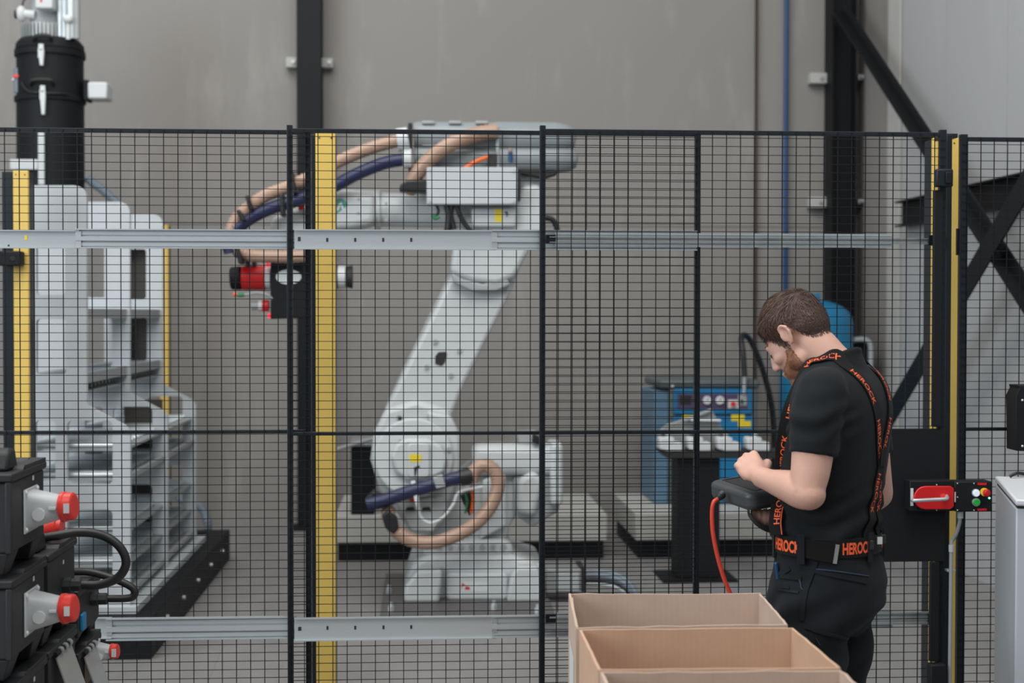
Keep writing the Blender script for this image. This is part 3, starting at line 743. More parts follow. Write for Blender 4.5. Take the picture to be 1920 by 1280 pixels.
lug = rb('lower_hatch', [(742, 940), (826, 930), (840, 950), (812, 996), (772, 996)], YD - 0.02, YD + 0.05, bev=0.008)
for x in (769, 799):
    rb('hatch_port', [(x - 9, 958), (x - 6, 951), (x + 6, 950), (x + 10, 958)], YD - 0.028, YD - 0.015, 'ink_black', 0.001)
rb('hatch_label', rect(768, 934, 786, 941), YD - 0.024, YD - 0.019, 'plug_red', 0.001)
# lower arm
YA1 = YR - 0.02
rb('lower_arm', [(718, 800), (722, 768), (760, 690), (812, 586), (864, 478), (892, 418), (990, 418), (988, 466), (962, 540), (914, 634), (870, 722), (848, 778), (838, 800)], YA1, YA1 + 0.26, bev=0.025)
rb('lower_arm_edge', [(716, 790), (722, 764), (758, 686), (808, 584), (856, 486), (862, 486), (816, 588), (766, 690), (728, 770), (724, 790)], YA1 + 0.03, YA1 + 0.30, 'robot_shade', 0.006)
obj('arm_port', slab([(816, 668), (822, 660), (836, 659), (838, 664), (834, 680), (828, 686), (816, 682)], YA1 - 0.004, YA1 + 0.02), 'ink_black', robot, smooth=None)
for x, y in ((816, 640), (861, 657), (800, 687), (845, 703)):
    c = W(x, y, YA1); obj('bolt', cyl(c, c + Vector((0, -0.014, 0)), 0.013, 10), 'robot_shade', robot); 
# elbow
YE = YR - 0.10
rb('elbow_yoke', [(848, 470), (862, 440), (1000, 440), (992, 470), (966, 520), (930, 534), (884, 528), (844, 512)], YE, YE + 0.36, bev=0.03)
rb('elbow_band', [(846, 510), (868, 522), (905, 532), (950, 520), (958, 534), (930, 546), (884, 546), (850, 530)], YE + 0.01, YE + 0.3, 'robot_shade', 0.012)
rb('elbow_body', [(870, 440), (872, 388), (896, 376), (972, 372), (978, 348), (1012, 344), (1018, 360), (1024, 440)], YE, YE + 0.42, bev=0.03)
rb('elbow_cover', rrect(884, 390, 968, 425, 5), YE - 0.04, YE + 0.02, bev=0.012)
obj('sticker', slab(rrect(928, 392, 941, 416, 2), YE - 0.0415, YE - 0.039), 'sticker_yellow', robot, smooth=None)
obj('sticker_mark', slab([(944, 398), (951, 396), (953, 401), (950, 408), (949, 400)], YE - 0.0415, YE - 0.039), 'ink_black', robot, smooth=None)
rb('elbow_motor', rrect(976, 322, 1022, 400, 12), YE + 0.06, YE + 0.32, 'robot_white', 0.03)
# forearm
YU = YR + 0.07
s = ppm(YU, 750)
rcyl('forearm', (884, 396), (712, 393), YU, 32, seg=32)
rcyl('forearm_collar', (714, 393), (704, 393), YU, 37, seg=32, bev=0.006)
rcyl('wrist_tube', (704, 391), (604, 390), YU, 34, seg=32, rpx2=36)
rb('wrist_housing', [(596, 360), (640, 356), (672, 360), (706, 365), (704, 420), (660, 428), (598, 432)], YU - 0.14, YU + 0.14, bev=0.04)
rb('wrist_fork', [(508, 408), (530, 398), (598, 372), (602, 440), (590, 462), (560, 476), (522, 470), (506, 440)], YU - 0.10, YU + 0.10, bev=0.03)
for x, y in ((673, 374), (672, 400), (724, 382), (724, 400), (724, 412), (586, 412)):
    c = W(x, y, YU - 0.13); obj('bolt', cyl(c, c + Vector((0, -0.012, 0)), 0.010, 8), 'robot_shade', robot)
obj('round_badge', cyl(W(638, 387, YU - 0.142), W(638, 387, YU - 0.139), 14 / s, 28), 'teal', robot)
ci = YU - 0.1435
obj('badge_mark', slab([(631, 394), (637, 378), (640, 378), (646, 394), (642, 394), (638.5, 384), (635, 394)], ci, ci + 0.001), 'plug_light', robot, smooth=None)
rb('red_cap', rect(559, 383, 570, 393), YU - 0.115, YU - 0.1, 'red', 0.003)
# control box on the elbow
YQ = YE - 0.12
bx = rb('junction_box', rect(800, 313, 970, 383), YQ, YQ + 0.12, 'rack_white', 0.006)
for x, y in ((806, 319), (964, 321), (806, 377), (964, 378)):
    c = W(x, y, YQ); obj('screw', cyl(c, c + Vector((0, -0.004, 0)), 0.008, 8), 'zinc_dull', bx)
obj('box_back', slab(rect(970, 322, 976, 376), YQ + 0.03, YQ + 0.1), 'ink_black', robot, bevel=0.003)
for pts, r in (([(838, 384), (842, 404), (840, 428), (838, 440)], 0.020), ([(848, 384), (846, 402), (852, 430)], 0.014), ([(856, 384), (862, 402), (872, 420), (886, 436)], 0.014), ([(818, 384), (822, 396), (816, 410)], 0.008)):
    obj('cable', hose([W(x, y, YQ + 0.05) for x, y in pts], r), 'cable_black', robot)
obj('green_lead', hose([W(810, 402, YQ + .04), W(816, 409, YQ + .04), (W(824, 406, YQ + .04))], 0.010), 'green', robot)
obj('cable', hose([W(1022, 408, YE + .1), W(1036, 412, YE + .1), W(1044, 428, YE + .1), W(1046, 450, YE + .1)], 0.016), 'cable_black', robot)
# twin grey suction canisters on top
YT = YE + 0.05
for nm, yc, xe, ry in (('upper', 257, 1079, 29), ('lower', 296, 1083, 26)):
    s = ppm(YT, 930); L = (xe - 776) / s; r = ry / s
    a = W(776, yc, YT)
    can = obj('canister', MB().lathe([(r * 0.92, 0), (r, 0.02), (r, L * 0.5), (r * 1.04, L * 0.5 + 0.004), (r * 1.04, L - 0.12), (r * 0.9, L - 0.05), (r * 0.6, L - 0.01), (r * 0.2, L)], a, (1, 0, 0), 32), 'robot_grey', robot, smooth=35)
    for k, x in enumerate((800, 850, 900)):
        c = W(x + 3, yc - ry + 4, YT - r * .4); obj('canister_clip', MB().box(c.x - .035, c.x + .035, c.y - .04, c.y + .02, c.z - .006, c.z + .012), 'robot_shade', can, bevel=0.004)
rb('end_plate', rrect(765, 230, 773, 316, 2), YT - 0.12, YT + 0.12, 'cable_black', 0.004)
rb('canister_strap', rect(930, 236, 936, 320), YT - 0.115, YT + 0.1, 'robot_shade', 0.004)
obj('blue_fitting', cyl(W(957, 284, YT - .1), W(957, 304, YT - .1), 0.012, 10), 'pipe_blue', robot)
obj('brass_fitting', cyl(W(957, 278, YT - .1), W(957, 285, YT - .1), 0.012, 10), 'hose_tan', robot)
obj('valve_box', slab(rect(915, 288, 932, 312), YT - 0.13, YT - 0.08), 'ink_black', robot, bevel=0.004)
obj('canister_foot', slab([(970, 316), (1040, 318), (1046, 326), (1020, 334), (978, 326)], YT - 0.05, YT + 0.08), 'ink_black', robot, bevel=0.006)
obj('orange_lead', hose([W(872, 315, YT - .14), W(890, 304, YT - .15), W(914, 294, YT - .13)], 0.012), 'orange', robot)
# dress-pack hoses
YH = YT - 0.10
def hs(name, pts, r, m, ribs=0.0, pitch=0.024, par=None):
    return obj(name, hose([W(p[0], p[1], p[2] if len(p) > 2 else YH) for p in pts], r, ribs, pitch), m, par or robot)
hs('tan_hose', [(752, 262), (700, 276), (640, 300), (590, 328), (540, 350), (495, 368), (460, 394), (440, 416), (434, 440), (446, 466), (470, 478), (520, 481), (572, 480)], 0.036, 'hose_tan', 0.0022)
hs('blue_hose', [(762, 298), (720, 306), (670, 326), (620, 352), (560, 374), (515, 388), (478, 404), (450, 424), (428, 452), (432, 474)], 0.036, 'hose_blue')
hs('tan_hose', [(932, 246, YT - .13), (900, 250, YT - .14), (862, 262, YT - .15), (826, 282, YT - .15), (796, 308, YT - .13), (776, 336, YT - .10), (766, 360, YT - 0.06)], 0.042, 'hose_tan', 0.0022)
for a, b, r in (((744, 263), (766, 260), 22), ((756, 297), (772, 297), 19)):
    rcyl('hose_cuff', a, b, YH, r, 'white_plastic', bev=0.006)
for pts in ([(756, 352), (762, 340), (752, 356)],):
    rb('hose_saddle', [(748, 358), (750, 346), (762, 338), (800, 336), (802, 360)], YT - 0.16, YT, 'cable_black', 0.01)
for x, y, dx, dy in ((548, 342, 8, 20), (528, 384, 4, 20), (466, 380, 9, 13), (450, 404, 12, 10), (446, 476, 10, 18)):
    rb('hose_clamp', [(x - dx * .5 - 3, y - dy), (x - dx * .5 + 5, y - dy - 2), (x + dx * .6 + 4, y + dy), (x + dx * .6 - 5, y + dy + 1)], YH - 0.06, YH + 0.06, 'cable_black', 0.008)
# tool on the wrist
YG = YR - 0.08
tool = rb('tool_body', [(507, 492), (592, 490), (594, 596), (507, 598)], YG, YG + 0.26, 'sheet_black', 0.006)
rb('tool_window', circ(541, 519, 24, 14, 24), YG - 0.004, YG + 0.004, 'plug_light', 0, tool)
rcyl('spindle_motor', (499, 521), (454, 521), YG + 0.1, 23, 'red', tool, bev=0.006)
rcyl('motor_cap', (454, 521), (432, 522), YG + 0.1, 22.5, 'sheet_black', tool, rpx2=21, bev=0.01)
rcyl('motor_flange', (508, 521), (498, 521), YG + 0.1, 22, 'plug_light', tool)
rcyl('small_motor', (504, 573), (492, 573), YG + 0.06, 11, 'red', tool); rcyl('small_motor_ring', (492, 573), (485, 573), YG + 0.06, 11, 'white_plastic', tool); rcyl('small_motor_end', (485, 573), (472, 573), YG + 0.06, 8, 'robot_shade', tool)
rcyl('tool_neck', (594, 519), (634, 519), YG + 0.1, 22, 'sheet_black', tool); rcyl('tool_ring', (634, 519), (648, 519), YG + 0.1, 21, 'white_plastic', tool); rcyl('tool_tip', (648, 519), (661, 519), YG + 0.1, 19, 'ink_black', tool, rpx2=22)
obj('tool_lead', hose([W(510, 560, YG), W(500, 552, YG - .01), W(480, 549, YG), W(462, 552, YG), (W(440, 552, YG))], 0.008), 'robot_shade', tool)
obj('brass_port', MB().ball(W(441, 552, YG), 0.014), 'orange', tool); obj('green_port', cyl(W(446, 553, YG), W(458, 553, YG), 0.012, 10), 'green', tool)
for x, y in ((502, 496), (505, 592)): rb('signal_lamp', rrect(x - 3, y - 5, x + 3, y + 4, 1), YG + 0.02, YG + 0.05, 'led_red', 0, tool)
rb('hanger', rect(460, 484, 467, 500), YG + 0.06, YG + 0.14, 'cable_black', 0.002, tool); rb('hanger', rect(472, 484, 479, 500), YG + 0.06, YG + 0.14, 'cable_black', 0.002, tool)
rb('hose_knuckle', [(432, 470), (470, 470), (474, 484), (456, 488), (440, 482)], YG - 0.02, YG + 0.1, 'cable_black', 0.01)
# hoses at the foot
YL = YD - 0.16
hs('blue_hose', [(688, 946, YL), (720, 938, YL), (760, 924, YL), (800, 912, YL), (840, 900, YL), (874, 892, YL)], 0.038, 'hose_blue')
rcyl('hose_cuff', (862, 896), (886, 891), YL, 16, 'cable_black'); rb('hose_band', [(812, 896), (830, 891), (836, 912), (818, 916)], YL - 0.045, YL + 0.04, 'robot_shade', 0.004)
rb('hose_saddle', [(683, 938), (700, 920), (716, 930), (712, 950), (692, 956)], YL + 0.02, YL + 0.14, 'cable_black', 0.01)
hs('tan_hose', [(884, 902, YL), (890, 882, YL), (908, 872, YL), (928, 884, YL), (934, 910, YL), (922, 945, YL), (898, 976, YL), (862, 1000, YL), (816, 1016, YL), (776, 1014, YL), (746, 998, YL), (730, 974, YL), (728, 956, YL + 0.06)], 0.039, 'hose_tan', 0.002)
rb('hose_saddle', [(716, 966), (728, 956), (744, 972), (748, 990), (738, 1002), (722, 990)], YL - 0.05, YL + 0.05, 'cable_black', 0.01)
hs('white_cable', [(776, 902, YL + .03), (782, 930, YL - .02), (788, 966, YL), (806, 980, YL), (830, 970, YL), (850, 945, YL), (862, 922, YL), (905, 912, YL)], 0.009, 'white_plastic')
hs('white_cable', [(772, 902, YL + .03), (780, 940, YL - .03), (786, 964, YL)], 0.007, 'white_plastic')
hs('orange_lead', [(884, 962, YL + .1), (887, 935, YL + .08), (884, 910, YL + .08)], 0.010, 'orange')
rb('cable_nest', [(862, 930), (882, 920), (888, 958), (880, 968)], YL + 0.1, YL + 0.16, 'cable_black', 0.006)
hs('green_lead', [(872, 962, YL + .09), (876, 940, YL + .08), (872, 922, YL + .09)], 0.007, 'green')
# steel floor plate
p0, p1 = G(712, 1168), G(1045, 1168)
t = thing('floor_plate', 'dark steel mounting plate bolted under the robot', 'plate', ((p0.x + p1.x) / 2, p0.y + 0.6, 0))
obj('plate', MB().box(p0.x, p1.x, p0.y, p0.y + 1.3, 0.0, 0.03), 'plate_brown', t, bevel=0.003)
for x, y in ((729, 1112), (733, 1146), (926, 1143), (1008, 1150)):
    c = G(x, y, 0.03); obj('anchor_bolt', cyl(c, c + Vector((0, 0, 0.03)), 0.018, 6).merge(cyl(c + Vector((0, 0, 0.03)), c + Vector((0, 0, 0.05)), 0.010, 8)), 'zinc', t)
# supply hoses leaving the base
for k, (dy, m, r) in enumerate(((0, 'hose_grey', 0.022), (9, 'cable_black', 0.018), (-7, 'hose_grey', 0.016), (16, 'zinc_dull', 0.014))):
    obj('supply_hose', hose([W(1088, 1082 + dy * .8, YR + .1), W(1110, 1078 + dy, YR + .1), W(1150, 1082 + dy, YR + .05), W(1178, 1098 + dy, YR), W(1192, 1120 + dy, YR - .1), G(1196, 1136 + dy * .5, r)], r), m, robot)
obj('hose_plate', slab(rect(1086, 1062, 1096, 1110), YR - 0.0, YR + 0.2), 'ink_black', robot, bevel=0.003)

# ================================================================== LOW PLATFORM BEHIND THE ROBOT
yb0 = 9.55
z0, z1 = W(1300, 1012, yb0).z, W(1300, 962, yb0).z
for xx0, xx1, lab in ((628, 1138, 'low white platform on a black base behind the robot'), (1192, 1520, 'low white platform on a black base under the blue compressor')):
    a0, a1 = W(xx0, 950, yb0), W(xx1, 1050, yb0)
    t = thing('low_platform', lab, 'platform', ((a0.x + a1.x) / 2, yb0 + 0.5, 0), 'low white platforms')
    obj('deck', MB().box(a0.x, a1.x, yb0, yb0 + 1.1, z0, z1), 'concrete_beam', t, bevel=0.006)
    obj('base', MB().box(a0.x + 0.02, a1.x - 0.02, yb0 + 0.03, yb0 + 1.08, 0, z0 - 0.0005), 'steel_black', t, smooth=None)
m = pbox(658, 838, 702, 985, yb0 + 0.05, yb0 + 0.5)
zz = z1 + 0.0005
b = MB().box(m.v[0].x, m.v[1].x, yb0 + 0.05, yb0 + 0.5, zz, W(680, 838, yb0).z)
t = thing('black_cabinet', 'narrow black cabinet on the platform left of the robot', 'cabinet', (m.v[0].x + .07, yb0 + .27, zz))
obj('body', b, 'sheet_black', t, bevel=0.006)
obj('lid', MB().box(m.v[0].x - .01, m.v[1].x + .01, yb0 + 0.04, yb0 + 0.51, W(680, 838, yb0).z + .0005, W(680, 832, yb0).z), 'zinc_dull', t, bevel=0.004)
obj('gas_strut', cyl(W(632, 842, yb0), W(700, 822, yb0), 0.014, 8), 'robot_shade', t)

# ================================================================== COMPRESSOR + TANK
YK = 10.0; zd = z1 + 0.0005
def cb_(x0, y0, x1, y1, Ya, Yb): return pbox(x0, y0, x1, y1, Ya, Yb)
a = W(1263, 712, YK); b = W(1412, 712, YK)
t = comp = thing('compressor', 'blue screw compressor with gauges and red stop button on the platform', 'compressor', ((a.x + b.x) / 2, YK + 0.3, zd))
xa, xb, zt = a.x, b.x, W(1330, 712, YK).z
xs_ = W(1228, 712, YK + 0.0).x
obj('cabinet_body', MB().box(xa - 0.03, xb + 0.04, YK + 0.01, YK + 0.7, zd, zt - 0.06), 'grey_green', t, bevel=0.02)
obj('top_cover', MB().box(xa - 0.10, xb + 0.05, YK, YK + 0.72, zt - 0.0595, zt), 'grey_green', t, bevel=0.02)
obj('side_panel', MB().box(xs_, xa - 0.031, YK + 0.03, YK + 0.62, zd, zt - 0.08), 'blue_side', t, bevel=0.008)
obj('front_panel', MB().box(xa, xb, YK - 0.012, YK + 0.01, zd + 0.01, W(1330, 780, YK).z), 'blue_panel', t, bevel=0.006)
fr = obj('control_surround', slab(rect(1264, 729, 1410, 776), YK - 0.02, YK + 0.009), 'blue_panel', t, bevel=0.006)
obj('control_panel', slab(rect(1270, 738, 1402, 767), YK - 0.024, YK - 0.0205), 'purple_panel', t, smooth=None)
obj('display', slab(rect(1275, 741, 1296, 758), YK - 0.028, YK - 0.0245), 'ink_black', t, smooth=None)
for x in (1326, 1350):
    g = obj('gauge', cyl(W(x, 750, YK - .024), W(x, 750, YK - .045), 0.030, 20), 'plug_light', t)
    obj('gauge_face', cyl(W(x, 750, YK - .0455), W(x, 750, YK - .047), 0.024, 20), 'white_plastic', g)
    obj('needle', slab([(x - 0.6, 751), (x + 2, 746), (x + 3, 747), (x + .6, 751)], YK - .049, YK - .0475), 'ink_black', g, smooth=None)
obj('button_plate', slab(rect(1365, 749, 1386, 765), YK - 0.028, YK - 0.0245), 'plug_light', t, smooth=None)
obj('stop_button', cyl(W(1375, 757, YK - .028), W(1375, 757, YK - .06), 0.018, 16), 'red', t)
obj('switch_plate', slab(rect(1384, 740, 1400, 760), YK - 0.028, YK - 0.0245), 'robot_shade', t, smooth=None)
obj('switch_knob', cyl(W(1391, 752, YK - .028), W(1391, 752, YK - .05), 0.012, 12), 'ink_black', t)
for x0, y0, x1, y1 in ((1280, 778, 1298, 788), (1371, 777, 1396, 789), (1384, 789, 1408, 801)):
    obj('warning_sticker', slab(rect(x0, y0, x1, y1), YK - 0.0145, YK - 0.0125), 'sticker_yellow', t, smooth=None)
obj('coupling', cyl(W(1395, 738, YK - .03), W(1396, 706, YK - .03), 0.014, 12), 'zinc', t)
obj('rivet', cyl(W(1261, 723, YK - .001), W(1261, 723, YK - .008), 0.010, 10), 'plug_light', t)
obj('air_hose', hose([W(1396, 706, YK - .03), W(1393, 660, YK), W(1390, 636, YK + .05), W(1396, 628, YK + .1), W(1408, 640, YK + .15), W(1424, 676, YK + .2), W(1438, 720, YK + .25), W(1448, 770, YK + .3), W(1452, 830, YK + .3), W(1452, 930, YK + .3)], 0.021, seg=12), 'cable_black', comp)
a, b = W(1467, 640, 10.35), W(1602, 640, 10.35); r = (b.x - a.x) / 2; cx = (a.x + b.x) / 2
ztk = W(1535, 562, 10.35).z
t = tank = thing('air_tank', 'tall blue compressed-air tank behind the worker head', 'tank', (cx, 10.35 , 0))
yc = 10.42
prof = [(r, 0.28), (r, ztk - r * .62)] + [(r * cos(radians(k)), ztk - r * .62 + r * .62 * sin(radians(k))) for k in (15, 30, 45, 60, 75, 88)]
obj('vessel', MB().lathe(prof, (cx, yc, 0), seg=40), 'tank_blue', t, smooth=50)
obj('vessel_bottom', MB().lathe([(0.05, .14), (r * .6, .17), (r * .9, .22), (r, .2795)], (cx, yc, 0), seg=40), 'tank_blue', t, smooth=50)
for k in range(3):
    an = 2 * pi * k / 3 + .5; c = Vector((cx + cos(an) * r * .8, yc + sin(an) * r * .8, 0))
    obj('leg', MB().box(c.x - .03, c.x + .03, c.y - .03, c.y + .03, 0, 0.3), 'tank_blue', t, smooth=None)
obj('lifting_eye', MB().box(cx - .03, cx + .03, yc - .006, yc + .006, ztk - .02, ztk + .05), 'tank_blue', t, bevel=0.004)
top('outlet_pipe', hose([W(1601, 637, 10.45), W(1616, 636, 10.45), W(1628, 640, 10.45), W(1632, 655, 10.45), W(1632, 700, 10.45), W(1632, 800, 10.45)], 0.022), 'zinc', 'bright bent outlet pipe at the right of the blue tank', 'pipe')
b = pbox(1603, 640, 1626, 760, 10.50, 10.7)
top('filter_unit', MB().box(b.v[0].x, b.v[1].x, 10.50, YW - 0.31, 0.0, W(1610, 642, 10.5).z).merge(cyl(Vector((b.v[0].x + .04, 10.56, W(1610, 642, 10.5).z)), Vector((b.v[0].x + .04, 10.56, W(1610, 632, 10.5).z)), .02, 10)), 'sheet_black', 'dark filter unit standing right of the blue tank', 'filter', bevel=0.008)

# ================================================================== TOOL CHANGE STAND
YS = 8.75
t = stand = thing('tool_stand', 'black pedestal with grey tool plate and white holders by the compressor', 'stand', (W(1310, 1105, YS).x, YS + .12, 0))
a, b = W(1270, 900, YS), W(1350, 900, YS)
obj('pedestal', MB().box(a.x, b.x, YS, YS + 0.22, 0.015, W(1300, 856, YS).z), 'sheet_black', t, bevel=0.004)
obj('foot_plate', MB().box(a.x - .1, b.x + .1, YS - .08, YS + .3, 0, 0.0148), 'steel_black', t, smooth=None)
obj('carrier_bar', slab([(1246, 852), (1238, 846), (1470, 846), (1470, 859), (1252, 859)], YS - 0.05, YS + 0.2), 'ink_black', t, bevel=0.003)
obj('tool_plate', slab([(1240, 846), (1232, 812), (1250, 796), (1282, 786), (1334, 767), (1344, 784), (1360, 812), (1352, 846)], YS + 0.06, YS + 0.10), 'bracket_grey', t, bevel=0.004)
obj('tool_plate_flange', slab([(1280, 787), (1334, 766), (1336, 770), (1286, 790)], YS + 0.02, YS + 0.059), 'zinc_dull', t, bevel=0.002)
obj('tool_plate_flange', slab([(1296, 784), (1352, 786), (1352, 790), (1296, 789)], YS + 0.0, YS + 0.059), 'plug_light', t, bevel=0.002)
for x in (1237, 1291, 1346, 1401):
    h = obj('holder', slab([(x, 822), (x + 4, 820), (x + 28, 820), (x + 28, 829), (x + 42, 829), (x + 43, 845.5), (x + 14, 845.5), (x, 842)], YS - 0.06, YS + 0.055), 'white_plastic', t, bevel=0.008)
    obj('holder_pin', cyl(W(x + 15, 820, YS), W(x + 15, 812, YS), 0.016, 12), 'zinc', h)
    obj('holder_pin', cyl(W(x + 7, 820, YS + .03), W(x + 7, 814, YS + .03), 0.014, 12), 'ink_black', h)
a, b = W(1430, 900, YS + .3), W(1450, 900, YS + .3)

# ================================================================== DOOR FITTINGS ON THE RIGHT
t = thing('door_plate', 'black sheet-metal plate on the door behind the worker', 'plate', (W(1700, 1052, 4.96).x, 4.96, W(1700, 1052, 4.96).z))
obj('sheet', pbox(1585, 804, 1772, 1052, 4.958, 4.964), 'sheet_black', t, bevel=0.001, smooth=None)
for x, y in ((1648, 1031), (1648, 826)):
    obj('dome_bolt', MB().ball(W(x, y, 4.956), (0.009, 0.006, 0.009)), 'plug_light', t)
# locking stile next to the door
m = vbox(1772.5, 1783, 252, 5.03, 5.08, 0.0)
t = thing('door_lock_post', 'slim black lock post between the two yellow strips', 'post', (m.v[0].x, 5.05, 0))
obj('profile', m, 'fence_black', t, bevel=0.002)
obj('top_cap', pbox(1772.5, 250, 1796, 258.5, 5.09, 5.2), 'fence_black', t, bevel=0.002)
k = obj('latch_body', pbox(1756, 316, 1788, 350, 4.930, 4.963), 'fence_black', t, bevel=0.006)
obj('latch_tongue', pbox(1774, 322, 1786, 344, 4.920, 4.9295), 'sheet_black', k, bevel=0.003)
obj('cable_tray', pbox(1752, 356, 1765, 800, 4.950, 4.968), 'sheet_black', t, bevel=0.002)
obj('cable_tray', pbox(1745, 1054, 1760, 1240, 4.950, 4.968), 'sheet_black', t, bevel=0.002)
obj('floor_stop', pbox(1745, 1246, 1774, 1330, 4.925, 4.968), 'sheet_black', t, bevel=0.006)
# fixed post fittings
obj('hinge_plate', pbox(1795, 428, 1800, 478, 5.135, 5.15), 'sheet_black', pF, bevel=0.001)
# switch box with handle and buttons
Yk = 4.90
a = W(1706, 957, Yk)
t = sw = thing('door_switch', 'black door interlock switch with red handle plate and push buttons', 'switch', (W(1785, 957, Yk).x, Yk + .04, a.z))
lh = obj('lock_housing', pbox(1706, 901, 1789, 958, Yk, Yk + 0.056), 'sheet_black', t, bevel=0.004)
bh = obj('button_housing', pbox(1789.5, 903, 1861, 958, Yk - 0.002, Yk + 0.07), 'sheet_black', t, bevel=0.004)
rp_ = [(1789, 915), (1789, 950), (1782, 955)] + arcpts(1736, 933, 22, 90, 270, 8) + [(1782, 911)]
obj('red_plate', slab(rp_, Yk - 0.010, Yk - 0.0005), 'red', lh, bevel=0.003)
obj('handle', hose([W(1711, 938, Yk - .010), W(1712, 938, Yk - .045), W(1722, 938, Yk - .055), W(1750, 936.5, Yk - .055), W(1770, 935.5, Yk - .055), W(1776, 934, Yk - .045), W(1775, 930, Yk - .010)], 0.0066, seg=14), 'handle_silver', lh)
obj('handle_boss', cyl(W(1769, 931, Yk - .0105), W(1769, 931, Yk - .016), 0.011, 20), 'plug_red', lh)
obj('data_label', pbox(1707.5, 915, 1712.5, 948, Yk - 0.0015, Yk - 0.0003), 'plug_light', lh, smooth=None)
obj('white_strip', pbox(1789.8, 922, 1792, 941, Yk - 0.004, Yk - 0.0025), 'plug_light', bh, smooth=None)
def button(x, y, r, ring, m, name, h=0.012):
    s_ = ppm(Yk, x); c = W(x, y, Yk - 0.0023)
    o = obj(name, cyl(c, c + Vector((0, -0.006, 0)), r / s_, 24), ring, bh)
    obj('cap', cyl(c + Vector((0, -0.0062, 0)), c + Vector((0, -h, 0)), r * .84 / s_, 24), m, o, bevel=0.001)
button(1829, 923.5, 7.6, 'zinc', 'glass_lamp_white', 'white_button')
button(1829.5, 941, 7.6, 'zinc', 'lamp_green', 'green_button')
o = obj('stop_ring', cyl(W(1845, 922, Yk - .0023), W(1846.5, 922.5, Yk - .016), 7.8 / ppm(Yk), 24), 'sticker_yellow', bh)
obj('stop_cap', MB().lathe([(0.009, 0), (0.0125, 0.004), (0.0135, 0.012), (0.011, 0.017), (0.003, 0.019)], W(1847, 923, Yk - .0163), (0.25, -1, -.05), 24), 'red', o)
obj('status_led', MB().ball(W(1855, 933.5, Yk - .003), 0.0035), 'led_green', bh)
for x, y in ((1795, 905.8), (1826, 905.8), (1795, 956), (1826, 956), (1795, 931.5)):
    c = W(x, y, Yk - 0.0022); obj('screw', cyl(c, c + Vector((0, -0.002, 0)), 0.0022, 8), 'plug_light', bh)
for x, y in ((1756, 908.5), (1756, 956)):
    c = W(x, y, Yk - 0.0002); obj('screw', cyl(c, c + Vector((0, -0.002, 0)), 0.0022, 8), 'plug_light', lh)
for y0, y1 in ((905, 909), (953, 957)):
    obj('red_print', pbox(1833, y0, 1850, y1, Yk - 0.0032, Yk - 0.0022), 'red', bh, smooth=None)
t = thing('cable_conduit', 'grey cable conduit running down from the door switch', 'conduit', (W(1784, 1279, 4.945).x, 4.945, 0))
p = W(1783, 1030, 4.945)
obj('flexible_hose', hose([W(1800, 968, 4.93), W(1799, 980, 4.935), W(1793, 1000, 4.95), W(1785, 1014, 4.965), W(1783, 1024, 4.945)], 0.0066), 'conduit_grey', t)
obj('gland', cyl(W(1800.5, 958.5, 4.93), W(1800.5, 971, 4.93), 0.0105, 16), 'plug_grey', t)
obj('coupler', cyl(W(1783.5, 1021, 4.945), W(1783.5, 1034, 4.945), 0.0088, 16), 'plug_grey', t)
obj('pipe', cyl(W(1783.5, 1033, 4.945), Vector((p.x - .003, 4.945, 0.0)), 0.0066, 16), 'conduit_grey', t)
obj('clip', pbox(1777, 1068, 1792, 1072, 4.955, 4.985), 'zinc', t, bevel=0.001)
# dark box at the right border
m = slab([(1906, 845), (1905, 742), (1912, 728), (1910, 722), (1960, 722), (1960, 847)], 4.98, 5.07)
t = thing('screen_back', 'black wall-mounted device at the right edge of the mesh', 'device', (W(1930, 847, 4.98).x, 5.02, W(1930, 847, 4.98).z))
obj('housing', m, 'sheet_black', t, bevel=0.003)
for y in (750, 836): obj('rivet', MB().ball(W(1917, y, 4.9459), 0.004), 'plug_light', t)
obj('bracket', MB().box(W(1915, 800, 5.07).x, W(1950, 800, 5.07).x, 5.0705, 5.115, W(1915, 800, 5.07).z, W(1915, 780, 5.07).z), 'sheet_black', t, smooth=None)

# ---- pale cabinet, turned 17 degrees
A = W(1867, 895, 4.25); u = Vector((-sin(radians(17)), -cos(radians(17)), 0)); v = Vector((cos(radians(17)), -sin(radians(17)), 0))
t = cab = thing('control_cabinet', 'pale grey control cabinet with a slightly overhanging lid, right edge', 'cabinet', (A + u * .28 + v * .3).xy.to_3d())
def cbox(u0, u1, v0, v1, z0, z1):
    b = A.copy(); b.z = 0
    return MB().prism([b + u * uu + v * vv + Vector((0, 0, z0)) for uu, vv in ((u0, v0), (u1, v0), (u1, v1), (u0, v1))], (0, 0, z1 - z0))
obj('body', cbox(0.0, 0.55, 0.0, 0.6, 0.06, A.z - 0.022), 'cabinet_grey', t, bevel=0.004)
obj('plinth', cbox(0.02, 0.53, 0.02, 0.58, 0.0, 0.0595), 'sheet_black', t, smooth=None)
obj('seal', cbox(0.004, 0.546, 0.004, 0.59, A.z - 0.0215, A.z - 0.014), 'ink_black', t, smooth=None)
obj('lid', cbox(-0.004, 0.56, -0.002, 0.605, A.z - 0.0135, A.z + 0.004), 'cabinet_light', t, bevel=0.005)
c = A + u * 0.03 + v * 0.07
top('loose_cable', hose([c + Vector((-.035, 0, .009)), c + Vector((-.015, 0, .018)), c + Vector((.01, 0.01, .016)), c + Vector((.03, 0, .011)), c + v * .1 + Vector((0, 0, .011))], 0.005), 'cable_black', 'short black cable lying on top of the pale cabinet', 'cable')

